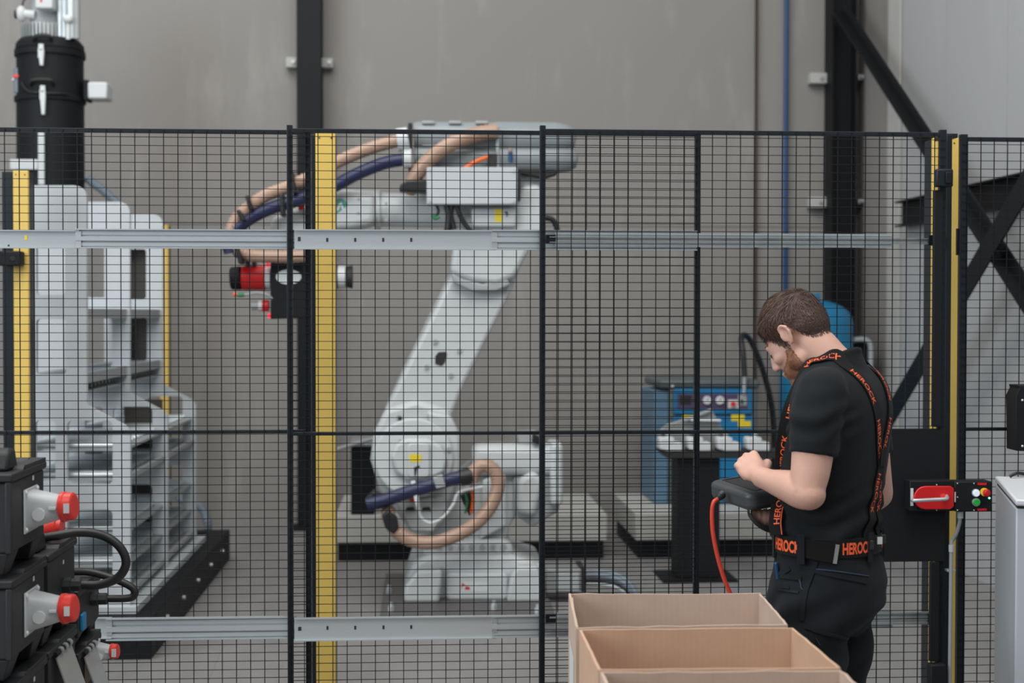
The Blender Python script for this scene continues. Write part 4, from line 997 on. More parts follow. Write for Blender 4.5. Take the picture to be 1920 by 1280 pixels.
# ================================================================== CARDBOARD BOXES
zb = 0.92
def carton(FL, FR, NR, NL, zbot, label, m, pale):
    q = [G(*p, zb) for p in (FL, FR, NR, NL)]
    c = sum(q, Vector()) / 4; c.z = zbot
    t = thing('cardboard_box', label, 'box', c, 'open cardboard boxes in a row')
    th = 0.006; names = ('back_wall', 'right_wall', 'front_wall', 'left_wall')
    for i in range(4):
        a, b = q[i], q[(i + 1) % 4]; d = (b - a).normalized(); n = Vector((-d.y, d.x, 0))
        if n.dot(c - (a + b) / 2) < 0: n = -n
        n.z = 0
        e = d * (th + 0.0005 if i % 2 else 0)
        top_pts = [a + e, b - e]
        k = 10; pts = []
        rnd = random.Random(hash(label) % 1000 + i) if False else random.Random(len(label) * 7 + i)
        for j in range(k + 1):
            p = a + e + (b - e - a - e) * (j / k); pts.append(p + Vector((0, 0, (rnd.random() - .5) * (0.004 if pale else 0.002))))
        base = [Vector((p.x, p.y, zbot)) for p in (b - e, a + e)]
        obj(names[i], MB().prism(pts + base, n.normalized() * th), m, t, smooth=None)
    ql = [p + (c - p).normalized() * .012 for p in q]
    obj('bottom', MB().prism([Vector((p.x, p.y, zbot + .001)) for p in ql], (0, 0, 0.006)), m, t, smooth=None)
    return t, q
zbot = 0.152
cb1, q1 = carton((1066, 1112), (1426, 1112), (1477, 1171), (1080, 1177), zbot, 'pale open cardboard box furthest back, nearest the worker', 'cardboard_pale', True)
cb2, q2 = carton((1086, 1180), (1487, 1176), (1576, 1252), (1122, 1256), zbot, 'middle one of the three open cardboard boxes', 'cardboard', False)
cb3, q3 = carton((1125, 1259), (1577, 1255), (1690, 1352), (1172, 1358), zbot, 'nearest open cardboard box at the bottom edge', 'cardboard_pale', True)
for cbx, q, in ((cb1, q1), (cb2, q2)):
    a, b = q[0], q[3]; d = (b - a).normalized(); n = Vector((-abs(d.y), 0, 0)) + Vector((0, 0, 0)); n = Vector((d.y, -d.x, 0)); n = n if n.x < 0 else -n
    p = a + d * 0.10 + n * 0.0008; p.z = zb - 0.10; w = d * 0.22
    obj('paper_label', MB().prism([p, p + w, p + w + Vector((0, 0, -.3)), p + Vector((0, 0, -.3))], n * .0006), 'plug_light', cbx, smooth=None)
# torn flap at the left of the far box
a, b = q1[0], q1[3]; d = (b - a).normalized()
n = Vector((d.y, -d.x, 0)); n = -n if n.x < 0 else n
pp = [a + d * .03 + n * .0065, a + d * .20 + n * .0065]
obj('torn_flap', MB().prism([pp[0] + Vector((0, 0, -.005)), pp[0] + d * .05 + Vector((0, 0, -.012)), pp[0] + d * .11 + Vector((0, 0, -.03)), pp[1] + Vector((0, 0, -.035)), pp[1] + Vector((0, 0, -.2)), pp[0] + Vector((0, 0, -.2))], n * .004), 'cardboard_pale', cb1, smooth=None)
# pallet under the boxes (below the picture)
x0, x1 = min(p.x for p in q1 + q2 + q3) - .05, max(p.x for p in q1 + q2 + q3) + .05
y0, y1 = min(p.y for p in q3) - .05, max(p.y for p in q1) + .03
t = thing('pallet', 'wooden pallet carrying the row of cardboard boxes', 'pallet', ((x0 + x1) / 2, (y0 + y1) / 2, 0))
for k in range(7):
    xx = x0 + (x1 - x0 - .09) * k / 6; obj('deck_board', MB().box(xx, xx + .09, y0, y1, 0.128, 0.15), 'timber', t, smooth=None)
for k in range(3):
    yy = y0 + (y1 - y0 - .1) * k / 2
    obj('stringer', MB().box(x0, x1, yy, yy + .1, 0.105, 0.1278), 'timber', t, smooth=None)
    for j in range(3):
        xx = x0 + (x1 - x0 - .1) * j / 2; obj('block', MB().box(xx, xx + .1, yy, yy + .1, 0.0, 0.1048), 'timber', t, smooth=None)

# ================================================================== BLACK POWER DISTRIBUTION BOXES
XF = -1.0
def inlet(par, Yc, zc, s=1.0, kind_red='plug_red'):
    """grey flanged appliance inlet with red collar, pointing right"""
    c = Vector((XF, Yc, zc))
    t = obj('power_inlet', MB().box(XF + .0005, XF + .006, Yc - .062 * s, Yc + .062 * s, zc - .056 * s, zc + .056 * s), 'plug_grey', par, bevel=0.003)
    rings = []
    for k in range(7):
        f = k / 6; xx = XF + .006 + .078 * s * f; hw = (.050 * (1 - f) + .031 * f) * s; hh = (.049 * (1 - f) + .031 * f) * s
        dy = -.012 * s * f; dz = .006 * s * f
        e = 4.0 * (1 - f) + 2.0 * f; ring = []
        for j in range(24):
            a = 2 * pi * j / 24; ca, sa = cos(a), sin(a)
            ring.append(Vector((xx, Yc + dy + hw * math.copysign(abs(ca) ** (2 / e), ca), zc + dz + hh * math.copysign(abs(sa) ** (2 / e), sa))))
        rings.append(ring)
    obj('shroud', MB().ring_tube(rings), 'plug_grey', t, smooth=45)
    ax = Vector((1, -.13, .08)).normalized(); q = Vector((XF + .083 * s, Yc - .012 * s, zc + .006 * s))
    obj('red_collar', MB().lathe([(.0325 * s, 0), (.0385 * s, .003 * s), (.0385 * s, .012 * s), (.036 * s, .014 * s), (.035 * s, .032 * s), (.031 * s, .035 * s), (.026 * s, .035 * s)], q, ax, 28), kind_red, t)
    e = q + ax * (.022 * s) + Vector((.0, -.0365 * s, 0)); obj('rating_label', MB().box(e.x - .007, e.x + .007, e.y - .0022, e.y - .0005, e.z - .012, e.z + .012), 'plug_light', t, smooth=None)
    obj('round_cover', cyl(Vector((XF + .035 * s, Yc - .046 * s, zc - .008)), Vector((XF + .035 * s, Yc - .051 * s, zc - .008)), .016 * s, 20), 'plug_light', t)
    for a_, b_ in ((-1, -1), (-1, 1), (1, -1), (1, 1)):
        e = Vector((XF + .006, Yc + a_ * .052 * s, zc + b_ * .047 * s)); obj('screw', MB().ball(e, (.005, .007, .007), 10, 6), 'white_plastic', t)
    obj('key_rib', MB().box(XF + .06 * s, XF + .078 * s, Yc - .05 * s, Yc - .043 * s, zc + .004, zc + .010), 'plug_light', t, smooth=None)
    return t
def dbox(label, y0, d, zt, pitch, width=0.40, foot=0.055):
    x1, x0 = XF, XF - width; zb_ = zt - pitch
    t = thing('distribution_box', label, 'power box', ((x0 + x1) / 2, y0 + d / 2, zb_), 'stacked black power distribution boxes')
    yy0, yy1 = y0, y0 + d
    lidh = 0.030
    obj('body', MB().box(x0, x1, yy0, yy1, zb_ + foot, zt - lidh), 'rubber_black', t, bevel=0.006)
    # lid: shallow tray with raised rear and side rims
    obj('lid', MB().box(x0 - .006, x1 + .006, yy0 - .006, yy1 + .006, zt - lidh + .0005, zt - .010), 'rubber_black', t, bevel=0.004)
    for a, b, c, e in ((x1 - .03, x1 + .004, yy0 + .1, yy1 + .004), (x0, x1 - .035, yy1 - .03, yy1 + .004)):
        obj('lid_rim', MB().prism([(a, c, zt - .0098), (b, c, zt - .0098), (b, c + .012, zt), (a, c + .012, zt)], (0, 0.001, 0)).merge(MB().box(a, b, c + .012, e, zt - .0098, zt - .0006)), 'rubber_black', t, bevel=0.003, kind='stuff')
    for fx in (x0 + .05, x1 - .05):
        for fy in (yy0 + .045, yy1 - .045):
            r0, r1 = .045, .028
            q = [Vector((fx + sx * r0, fy + sy * r0, zb_ + foot - .0005)) for sx, sy in ((-1, -1), (1, -1), (1, 1), (-1, 1))]
            p = [Vector((fx + sx * r1, fy + sy * r1, zb_ + .0005)) for sx, sy in ((-1, -1), (1, -1), (1, 1), (-1, 1))]
            obj('foot', MB().add(p + q, [(3, 2, 1, 0), (4, 5, 6, 7), (0, 1, 5, 4), (1, 2, 6, 5), (2, 3, 7, 6), (3, 0, 4, 7)]), 'rubber_black', t, bevel=0.003)
    obj('edge_trim', MB().box(x1 - .012, x1 + .004, yy0 - .004, yy0 + .012, zb_ + foot, zt - lidh), 'rubber_black', t, bevel=0.003)
    return t
def lid_handle(par, x, y, z):
    obj('grip', slab_yz([(y - .05, z), (y - .035, z + .045), (y - .01, z + .055), (y + .02, z + .05), (y + .045, z)], x - .05, x), 'rubber_black', par, bevel=0.008)
def slab_yz(pts, x0, x1):
    return MB().prism([(x0, a, b) for a, b in pts], (x1 - x0, 0, 0))
T1 = []
for k, lab in enumerate(('topmost black power box with a grey and red inlet, left edge', 'second black power box with a grey and red inlet, under the topmost', 'lowest visible black power box of the nearest stack, at the bottom left corner')):
    b_ = dbox(lab, 3.52, 0.31, 1.283 - .26 * k, .26); T1.append(b_)
    inlet(b_, 3.69, 1.283 - .26 * k - .118)
    obj('white_tag', MB().box(XF + .0005, XF + .0015, 3.715, 3.728, 1.283 - .26 * k - .048, 1.283 - .26 * k - .036), 'plug_light', b_, smooth=None)
lid_handle(T1[0], XF - .02, 3.62, 1.274)
T2 = []
for k, lab in enumerate(('upper black power box of the middle stack with a looping grey cable', 'lower black power box of the middle stack with a clear hinged cover')):
    b_ = dbox(lab, 3.86, 0.30, 1.028 - .26 * k, .26); T2.append(b_)
T3 = []
for k, lab in enumerate(('upper black power box of the rear stack with a short cable loop', 'lower black power box of the rear stack with a red plug')):
    b_ = dbox(lab, 4.185, 0.28, 0.868 - .1825 * k, .1825, foot=.035); T3.append(b_)
lid_handle(T2[0], XF - .03, 3.93, 1.019); lid_handle(T3[0], XF - .03, 4.25, .859)
def gland(par, Yc, zc, s=1.0):
    g = obj('cable_gland', MB().lathe([(.022 * s, 0), (.022 * s, .02 * s), (.018 * s, .022 * s), (.018 * s, .045 * s), (.014 * s, .05 * s)], (XF + .0005, Yc, zc), (1, 0, 0), 8), 'rubber_black', par, smooth=20)
    return g
gland(T2[0], 4.03, .905); gland(T3[0], 4.36, .800)
obj('white_tag', MB().box(XF + .0005, XF + .0015, 4.02, 4.032, .965, .976), 'plug_light', T2[0], smooth=None)
obj('white_tag', MB().box(XF + .0005, XF + .0015, 4.345, 4.356, .835, .845), 'plug_light', T3[0], smooth=None)
obj('power_cable', hose([(XF + .045, 4.03, .905), (XF + .10, 4.03, .905), (XF + .15, 4.03, .925), (XF + .172, 4.03, .965), (XF + .155, 4.03, 1.01), (XF + .11, 4.03, 1.042), (XF + .05, 4.015, 1.055), (XF - .02, 3.99, 1.048), (XF - .12, 3.985, 1.032)], 0.0125), 'cable_black', T2[0])
obj('power_cable', hose([(XF + .045, 4.36, .800), (XF + .10, 4.36, .800), (XF + .125, 4.36, .806), (XF + .128, 4.36, .826), (XF + .10, 4.36, .846), (XF + .04, 4.36, .870), (XF - .02, 4.35, .885), (XF - .1, 4.3, .89)], 0.0115), 'cable_black', T3[0])
obj('blue_socket', MB().box(XF + .0005, XF + .012, 4.205, 4.25, .735, .785), 'blue_panel', T3[0], bevel=0.004)
inlet(T3[1], 4.40, .628, .62)
# clear hinged covers
for par, yc, z, w in ((T2[1], 3.99, .735, .16), (T3[1], 4.30, .66, .14)):
    a = Vector((XF + .004, yc - w / 2, z)); b = Vector((XF + .004, yc + w / 2, z)); o_ = Vector((.045, 0, -.13))
    cv = obj('clear_cover', MB().prism([a, b, b + o_, a + o_], (0.005, 0, 0.002)), 'clear_plastic', par, bevel=0.001)
    obj('hinge_pin', cyl(a + Vector((.004, -.01, .004)), b + Vector((.004, .0, .004)), .008, 10), 'sheet_black', cv)
    for k in range(3):
        p = a + (b - a) * (.2 + .3 * k) + Vector((.004, 0, .004)); obj('hinge_knuckle', cyl(p, p + Vector((0, .02, 0)), .011, 12), 'zinc_dull', cv)
obj('paper_note', MB().box(XF + .0005, XF + .002, 4.27, 4.34, .56, .63), 'cardboard_pale', T3[1], smooth=None)
# loose coupler on the middle stack
t = thing('loose_plug', 'grey and red plug lying behind the topmost power box', 'plug', (XF - .06, 3.93, 1.0200))
obj('plug_body', MB().lathe([(.024, 0), (.027, .02), (.030, .08), (.030, .1)], (XF - .16, 4.075, 1.061), (1, 0, 0), 20), 'plug_light', t)
obj('red_collar', MB().lathe([(.033, 0), (.036, .004), (.036, .03), (.031, .034), (.029, .045)], (XF - .0595, 4.075, 1.061), (1, 0, 0), 24), 'plug_red', t)
obj('rest_lug', MB().box(XF - .12, XF - .06, 4.055, 4.095, 1.0200, 1.034), 'plug_grey', t, bevel=.003)
# trolley carrying the stacks (below the picture)
t = thing('trolley', 'low black trolley carrying the stacks of power boxes', 'trolley', (XF - .2, 4.0, 0))
obj('platform', MB().box(XF - .46, XF + .03, 3.45, 4.52, .455, .502), 'steel_black', t, bevel=.004)
for x in (XF - .40, XF - .03):
    for y in (3.52, 4.45):
        obj('leg', MB().box(x - .02, x + .02, y - .02, y + .02, .12, .4548), 'steel_black', t, smooth=None)
        obj('caster', cyl(Vector((x - .018, y, .06)), Vector((x + .018, y, .06)), .06, 20), 'cable_black', t)

# ================================================================== THE WORKER
PHI = radians(39)
YP = 3.94
pb = W(1552, 1000, YP); PB = Vector((pb.x, YP, 0))
Fv = Vector((-cos(PHI), sin(PHI), 0)); Lv = Vector((-sin(PHI), -cos(PHI), 0)); Zv = Vector((0, 0, 1))
def P(f, l, z): return PB + Fv * f + Lv * l + Zv * z
def ringP(f, l, z, hd, hw, e=2.4, n=40, tilt=0.0):
    out = []
    for k in range(n):
        a = 2 * pi * k / n; ca, sa = cos(a), sin(a)
        df = hd * math.copysign(abs(ca) ** (2 / e), ca); dl = hw * math.copysign(abs(sa) ** (2 / e), sa)
        out.append(P(f + df, l + dl, z + tilt * df))
    return out
def lerp_rings(keys, n=4):
    """smooth (Catmull-Rom) interpolation of ring parameters"""
    K = [Vector(k) if False else list(k) for k in keys]; K = [[2 * a - b for a, b in zip(K[0], K[1])]] + K + [[2 * a - b for a, b in zip(K[-1], K[-2])]]
    out = []
    for i in range(1, len(K) - 2):
        for j in range(n):
            t = j / n; out.append([0.5 * (2 * b + (c - a) * t + (2 * a - 5 * b + 4 * c - d) * t * t + (3 * b - a - 3 * c + d) * t ** 3) for a, b, c, d in zip(K[i - 1], K[i], K[i + 1], K[i + 2])])
    out.append(K[-2]); return out
TORSO = [(0.00, 0.93, .122, .160), (0.00, 1.00, .124, .160), (-.004, 1.08, .124, .157), (-.010, 1.18, .126, .165), (-.020, 1.28, .128, .178), (-.030, 1.37, .124, .190), (-.034, 1.43, .112, .190), (-.034, 1.475, .095, .168), (-.026, 1.510, .076, .118), (-.014, 1.537, .066, .080)]
def torso_mb(grow=0.0, z0=None):
    m = MB(); rings = [ringP(f, 0, z, max(hd + grow, .01), max(hw + grow, .01)) for f, z, hd, hw in lerp_rings(TORSO)]
    return m.ring_tube(rings)
def limb(pts, radii, seg=20, n=6):
    C_ = catmull([Vector((*p, )) for p in pts], n)
    R4 = catmull([Vector((r, 0, 0)) for r in radii], n)
    return MB().tube(C_, [v.x for v in R4], seg)
def remesh(name, mb, voxel, smooth_iter=4, fac=0.5):
    me = bpy.data.meshes.new('tmp'); me.from_pydata([p - PB for p in mb.v], [], mb.f)
    bm = bmesh.new(); bm.from_mesh(me); bmesh.ops.recalc_face_normals(bm, faces=bm.faces); bm.to_mesh(me); bm.free()
    o = bpy.data.objects.new('tmp', me); C.objects.link(o)
    r = o.modifiers.new('r', 'REMESH'); r.mode = 'VOXEL'; r.voxel_size = voxel; r.use_smooth_shade = True
    if smooth_iter:
        s_ = o.modifiers.new('s', 'SMOOTH'); s_.factor = fac; s_.iterations = smooth_iter
    dg = bpy.context.evaluated_depsgraph_get(); out = bpy.data.meshes.new_from_object(o.evaluated_get(dg))
    bpy.data.objects.remove(o); out.name = name
    return out
def pobj(name, me, m, parent, label=None):
    me.materials.clear(); me.materials.append(MATS[m])
    o = bpy.data.objects.new(name, me); C.objects.link(o)
    if parent: o.parent = parent
    else: o.location = PB
    ORG[o] = PB.copy()
    return tag(o, label=label)
def bvh(me): return BVHTree.FromPolygons([v.co + PB for v in me.vertices], [tuple(p.vertices) for p in me.polygons])
def wrinkle(me, fn):
    me.update()
    ns = [v.normal.copy() for v in me.vertices]
    for v, n in zip(me.vertices, ns): v.co += n * fn(v.co + PB, n)

# ---- head frame
HO = W(1497, 634, 3.985); HP = radians(40); HYAW = radians(40)
Hf0 = Vector((-cos(HYAW), sin(HYAW), 0)); HL = Vector((-sin(HYAW), -cos(HYAW), 0))
HX = Hf0 * cos(HP) - Zv * sin(HP); HZ = Hf0 * sin(HP) + Zv * cos(HP)
HR = Matrix((HX, HL, HZ)).transposed()
def H(x, y, z): return HO + HX * x + HL * y + HZ * z
def hl(p): q = p - HO; return Vector((q.dot(HX), q.dot(HL), q.dot(HZ)))
body = MB()
body.ball(H(-.014, 0, .046), (.091, .072, .078), 32, 24, HR)
body.ball(H(-.045, 0, .02), (.062, .066, .070), 24, 18, HR)
body.ball(H(.040, 0, -.005), (.056, .058, .085), 28, 20, HR)
body.ball(H(.030, 0, -.060), (.060, .052, .050), 24, 18, HR)
body.ball(H(.072, 0, -.094), (.022, .026, .020), 16, 12, HR)
body.ball(H(.080, 0, .028), (.013, .042, .012), 16, 10, HR)
for s in (-1, 1):
    body.ball(H(.058, s * .040, -.020), (.028, .020, .020), 16, 10, HR)
    body.ball(H(.018, s * .052, -.060), (.030, .012, .024), 14, 10, HR)
    # ear: rim, lobe
    er = HR @ Matrix.Rotation(radians(-14), 3, 'Y') @ Matrix.Rotation(radians(s * 24), 3, 'Z')
    body.ball(H(-.006, s * .078, .010), (.018, .0055, .025), 18, 12, er)
    body.tube([H(.006, s * .076, .020), H(.002, s * .082, .034), H(-.010, s * .086, .038), H(-.022, s * .088, .026), H(-.023, s * .087, .008), H(-.014, s * .083, -.012), H(-.004, s * .078, -.022)], [.004, .005, .0052, .0055, .0052, .0055, .006], 10)
    body.ball(H(.004, s * .077, .000), (.005, .005, .008), 10, 8, HR)
body.tube([H(.090, 0, .022), H(.100, 0, .000), H(.110, 0, -.022), H(.106, 0, -.032)], [.007, .0085, .0105, .009], 14)
for s in (-1, 1): body.ball(H(.098, s * .012, -.030), (.011, .008, .008), 12, 8, HR)
body.ball(H(.092, 0, -.055), (.012, .024, .008), 14, 8, HR); body.ball(H(.089, 0, -.066), (.011, .021, .008), 14, 8, HR)
# neck
nb = P(-.030, 0, 1.50)
nb2 = P(-.022, 0, 1.44)
body.tube(catmull([H(-.012, 0, .0), H(-.028, 0, -.050), (H(-.032, 0, -.088) * .55 + nb * .45), nb, nb2], 5), [.058, .058, .057, .057, .057, .057, .057, .057, .057, .058, .059, .060, .062, .064, .066, .068, .070, .075, .08, .085, .09], 28)
# trunk (under the clothes)
body.merge(torso_mb(-.014))
# left arm (nearest to the camera)
SL = P(-.048, .160, 1.452); EL = W(1513, 926, 3.735); WL = W(1424, 893, 3.925)
body.tube(catmull([SL, SL.lerp(EL, .35) + Lv * .010, SL.lerp(EL, .7), EL], 6), [.052, .055, .056, .057, .0575, .0575, .0575, .057, .057, .0565, .056, .055, .054, .053, .052, .050, .048, .046, .045], 24)
body.ball(EL + Vector((.004, -.002, .0)), (.046, .046, .043), 18, 14)
body.tube(catmull([EL, EL.lerp(WL, .3) + Zv * .004, EL.lerp(WL, .7), WL], 5), [.045, .0465, .0475, .048, .0475, .046, .044, .0415, .039, .0365, .034, .032, .031, .0305, .030, .030], 22)
# right arm
SR = P(-.034, -.160, 1.452); ER = W(1647, 926, 4.130); WR = W(1490, 985, 4.13)
body.tube(catmull([SR, SR.lerp(ER, .35) - Lv * .010, SR.lerp(ER, .7), ER], 6), [.052, .055, .056, .056, .056, .055, .055, .054, .053, .052, .051, .050, .049, .048, .047, .046, .045, .044, .043], 24)
body.ball(ER, (.042, .042, .042), 18, 14)
body.tube(catmull([ER, ER.lerp(WR, .3), ER.lerp(WR, .7), WR], 5), [.044, .045, .046, .046, .045, .043, .041, .039, .037, .035, .033, .031, .030, .029, .029, .029], 22)
# legs
for s in (1, -1):
    body.tube([P(.0, s * .075, .96), P(.010, s * .088, .76), P(.016, s * .10, .50), P(.010, s * .104, .30), P(-.004, s * .108, .09)], [.07, .07, .056, .05, .045], 18)
def finger(pts, radii, seg=12):
    C_ = catmull(pts, 5); R4 = catmull([Vector((r, 0, 0)) for r in radii], 5)
    b = MB().tube(C_, [v.x for v in R4], seg)
    b.ball(C_[-1], radii[-1] * .99, 12, 8); return b
# left hand: loose fist, back of the hand to the camera.  hd: along the hand, hk: towards the little-finger side (down), hb: out of the back of the hand
hd = (W(1402, 868, 3.985) - WL).normalized()
hb0 = Vector((-.15, -.93, .25)); hb_ = (hb0 - hd * hb0.dot(hd)).normalized(); hk = hd.cross(hb_).normalized()
if hk.z > 0: hk = -hk
def LH(a, b, c): return WL + hd * a + hk * b + hb_ * c       # along, towards the little finger, towards the back
pr = Matrix((hd, hk, hb_)).transposed()
body.ball(LH(.045, .002, .002), (.052, .040, .020), 22, 16, pr); body.ball(LH(.020, .0, 0), (.035, .030, .024), 20, 14, pr)
for i, (b, L1, r) in enumerate(((-.030, .88, .0098), (-.010, 1.0, .0102), (.010, .95, .0098), (.028, .8, .0088))):
    k0 = .082 - abs(i - 1.2) * .006
    body.merge(finger([LH(.045, b * .9, .004), LH(k0, b, .010), LH(k0 + .026 * L1, b, -.010), LH(k0 + .014 * L1, b * .95, -.036), LH(k0 - .012, b * .92, -.036)], [r * 1.05, r * 1.12, r, r * .95, r * .9]))
body.merge(finger([LH(.015, -.024, -.006), LH(.042, -.046, -.016), LH(.066, -.046, -.032), LH(.080, -.030, -.046)], [.015, .0125, .0110, .0098]))
# right hand: palm under the pendant, fingers closed on its strap
PC = W(1452, 980, 4.09)
rd = (PC - WR).normalized()
body.tube(catmull([WR, WR.lerp(PC, .5), PC, PC + rd * .03], 4), [.029, .029, .030, .031, .033, .035, .036, .037, .036, .034, .031, .027, .020], 20)
for i, x in enumerate((1413, 1424, 1435, 1444)):
    r = (.0080, .0090, .0092, .0085)[i]; yb = (974, 981, 985, 984)[i]
    body.merge(finger([PC + rd * .01 + Vector((0, 0, .006 * (1 - i))), W(x + 10, yb + 6, 4.06), W(x, yb, 4.028), W(x - 1, yb - 14, 4.018), W(x - 1, 958, 4.026)], [r * 1.15, r * 1.1, r * 1.05, r, r * .95]))
body.merge(finger([PC + Vector((.01, 0, .01)), W(1470, 965, 4.05), W(1462, 952, 4.03)], [.014, .011, .010]))
me_body = remesh('person', body, 0.0040, 5, 0.5)
me_body.shade_smooth()
person = pobj('person', me_body, 'skin', None)
tag(person, 'bearded worker in black shirt and braces looking down at a handheld controller', 'person')
B_body = bvh(me_body)

# ---- T-shirt
shirt = torso_mb(.006)
shirt.ring_tube([ringP(-.030, 0, 1.470, .090, .120), ringP(-.028, 0, 1.505, .078, .092, tilt=-.15), ringP(-.024, 0, 1.528, .070, .078, tilt=-.30), ringP(-.022, 0, 1.542, .066, .072, tilt=-.40)])
def sleeve(S, E, r0, r1, k1, out):
    d = (E - S).normalized(); hem = S.lerp(E, k1)
    pts = [S - d * .02 - out * .06, S - out * .01, S.lerp(E, k1 * .35) + out * .012, S.lerp(E, k1 * .7) + out * .006, hem]
    P_ = catmull(pts, 5); n = len(P_)
    rr = [r0[min(int(i / (n - 1) * (len(r0) - 1)), len(r0) - 2)] + (r0[min(int(i / (n - 1) * (len(r0) - 1)) + 1, len(r0) - 1)] - r0[min(int(i / (n - 1) * (len(r0) - 1)), len(r0) - 2)]) * ((i / (n - 1) * (len(r0) - 1)) % 1) for i in range(n)]
    P_ += [hem - d * .001, hem - d * .05]; rr += [r1 - .006, r1 - .010]
    return MB().tube(P_, rr, 28)
shirt.merge(sleeve(SL, EL, [.050, .074, .070, .066, .065], .064, .615, Lv))
shirt.merge(sleeve(SR, ER, [.050, .072, .068, .063, .061], .060, .60, -Lv))
for s, S in ((1, SL), (-1, SR)): shirt.ball(S + Vector((0, 0, .006)), (.068, .068, .062), 22, 16)
# collar ring
shirt.tube(catmull([P(-.022 + .064 * cos(a), .069 * sin(a), 1.540 - .026 * cos(a)) for a in [2 * pi * k / 12 for k in range(13)]], 3), .0095, 10)
me_shirt = remesh('t_shirt', shirt, 0.0055, 9, 0.5)
def shirt_fold(p, n):
    q = p - PB; l = q.dot(Lv); f = q.dot(Fv); z = q.z
    w = 0.0
    w += .0045 * noise.noise(Vector((l * 9, f * 9, z * 7))) 
    lo = max(0.0, min(1.0, (1.22 - z) / .12)) * max(0, min(1, (z - .98) / .04))
    w += lo * .006 * sin(z * 95 + 3.2 * sin(f * 14 + l * 11) + 5 * noise.noise(Vector((l * 5, f * 5, z * 5))))
    hi = max(0.0, 1 - abs(z - 1.38) / .10) * max(0, min(1, (abs(l) - .10) / .05))
    w += hi * .004 * sin(l * 60 + z * 90 + 4 * noise.noise(Vector((l * 8, f * 8, z * 8))))
    return w
wrinkle(me_shirt, shirt_fold); me_shirt.shade_smooth()
pobj('t_shirt', me_shirt, 'shirt_black', person, 'plain black short-sleeved T-shirt')
B_shirt = bvh(me_shirt)

# ---- trousers
tr = MB()
PEL = [(.0, 1.055, .130, .168), (.0, 1.0, .134, .172), (-.004, .94, .146, .178), (.000, .90, .156, .180), (.006, .85, .152, .182), (.012, .80, .135, .180), (.02, .76, .10, .15)]
tr.ring_tube([ringP(f, 0, z, hd_, hw_, 2.3) for f, z, hd_, hw_ in lerp_rings(PEL)])
for s in (1, -1):
    tr.tube(catmull([P(-.002, s * .082, .92), P(.008, s * .088, .82), P(.014, s * .094, .68), P(.016, s * .10, .52), P(.010, s * .104, .36), P(.000, s * .108, .20), P(-.006, s * .11, .09)], 4),
            [.105, .108, .110, .110, .110, .108, .106, .104, .100, .096, .092, .089, .086, .085, .084, .083, .082, .080, .078, .077, .076, .076, .076, .077, .078], 26)
me_tr = remesh('trousers', tr, 0.006, 8, 0.5)
def tr_fold(p, n):
    q = p - PB; l = q.dot(Lv); f = q.dot(Fv); z = q.z
    w = .005 * noise.noise(Vector((l * 8, f * 8, z * 6)))
    a = max(0, min(1, (.93 - z) / .1))
    w += a * .0065 * sin(z * 60 + f * 38 + 4 * noise.noise(Vector((l * 5, f * 5, z * 4))))
    return w
wrinkle(me_tr, tr_fold); me_tr.shade_smooth()
trousers = pobj('trousers', me_tr, 'trousers_black', person, 'black work trousers with flap pockets')
B_tr = bvh(me_tr)
# boots
for s in (1, -1):
    bt = MB(); bt.ball(P(-.005, s * .11, .075), (.06, .06, .08), 18, 12)
    bt.tube(catmull([P(-.07, s * .11, .045), P(0, s * .11, .05), P(.09, s * .112, .045), P(.17, s * .115, .036)], 4), [.036, .042, .046, .048, .048, .048, .049, .05, .05, .049, .046, .042, .034], 20)
    me_ = remesh('boot', bt, .006, 4)
    zmin = min(v.co.z for v in me_.vertices)
    for v in me_.vertices: v.co.z = max(v.co.z, .0)
    pobj('boot', me_, 'sheet_black', person, 'black safety boot')

# ---- bands that lie on the clothes
def snap(p, B, off):
    loc, n, i, d = B.find_nearest(p)
    if (p - loc).dot(n) < 0 and False: n = -n
    return loc + n * off, n
def band_frame(pts, B, off, step=.008, sm=3):
    C_ = resample(catmull(pts, 10), step); Q = [snap(p, B, off) for p in C_]
    L_ = [q[0] for q in Q]; N_ = [q[1] for q in Q]
    for _ in range(sm):
        L_ = [L_[0]] + [(L_[i - 1] + L_[i] * 2 + L_[i + 1]) / 4 for i in range(1, len(L_) - 1)] + [L_[-1]]
        N_ = [N_[0]] + [((N_[i - 1] + N_[i] * 2 + N_[i + 1])).normalized() for i in range(1, len(N_) - 1)] + [N_[-1]]
    # keep outside the cloth after smoothing
    L2 = []
    for p, n in zip(L_, N_):
        q, nn = snap(p, B, off); L2.append(q if (p - q).dot(nn) < 0 else p)
    return L2, N_
def band(pts, N_, width, th):
    rings = []
    for i, p in enumerate(pts):
        t = (pts[min(i + 1, len(pts) - 1)] - pts[max(i - 1, 0)]).normalized(); n = (N_[i] - t * N_[i].dot(t)).normalized(); s = t.cross(n)
        rings.append([p - s * width / 2, p + s * width / 2, p + s * width / 2 + n * th, p - s * width / 2 + n * th])
    return MB().ring_tube(rings)
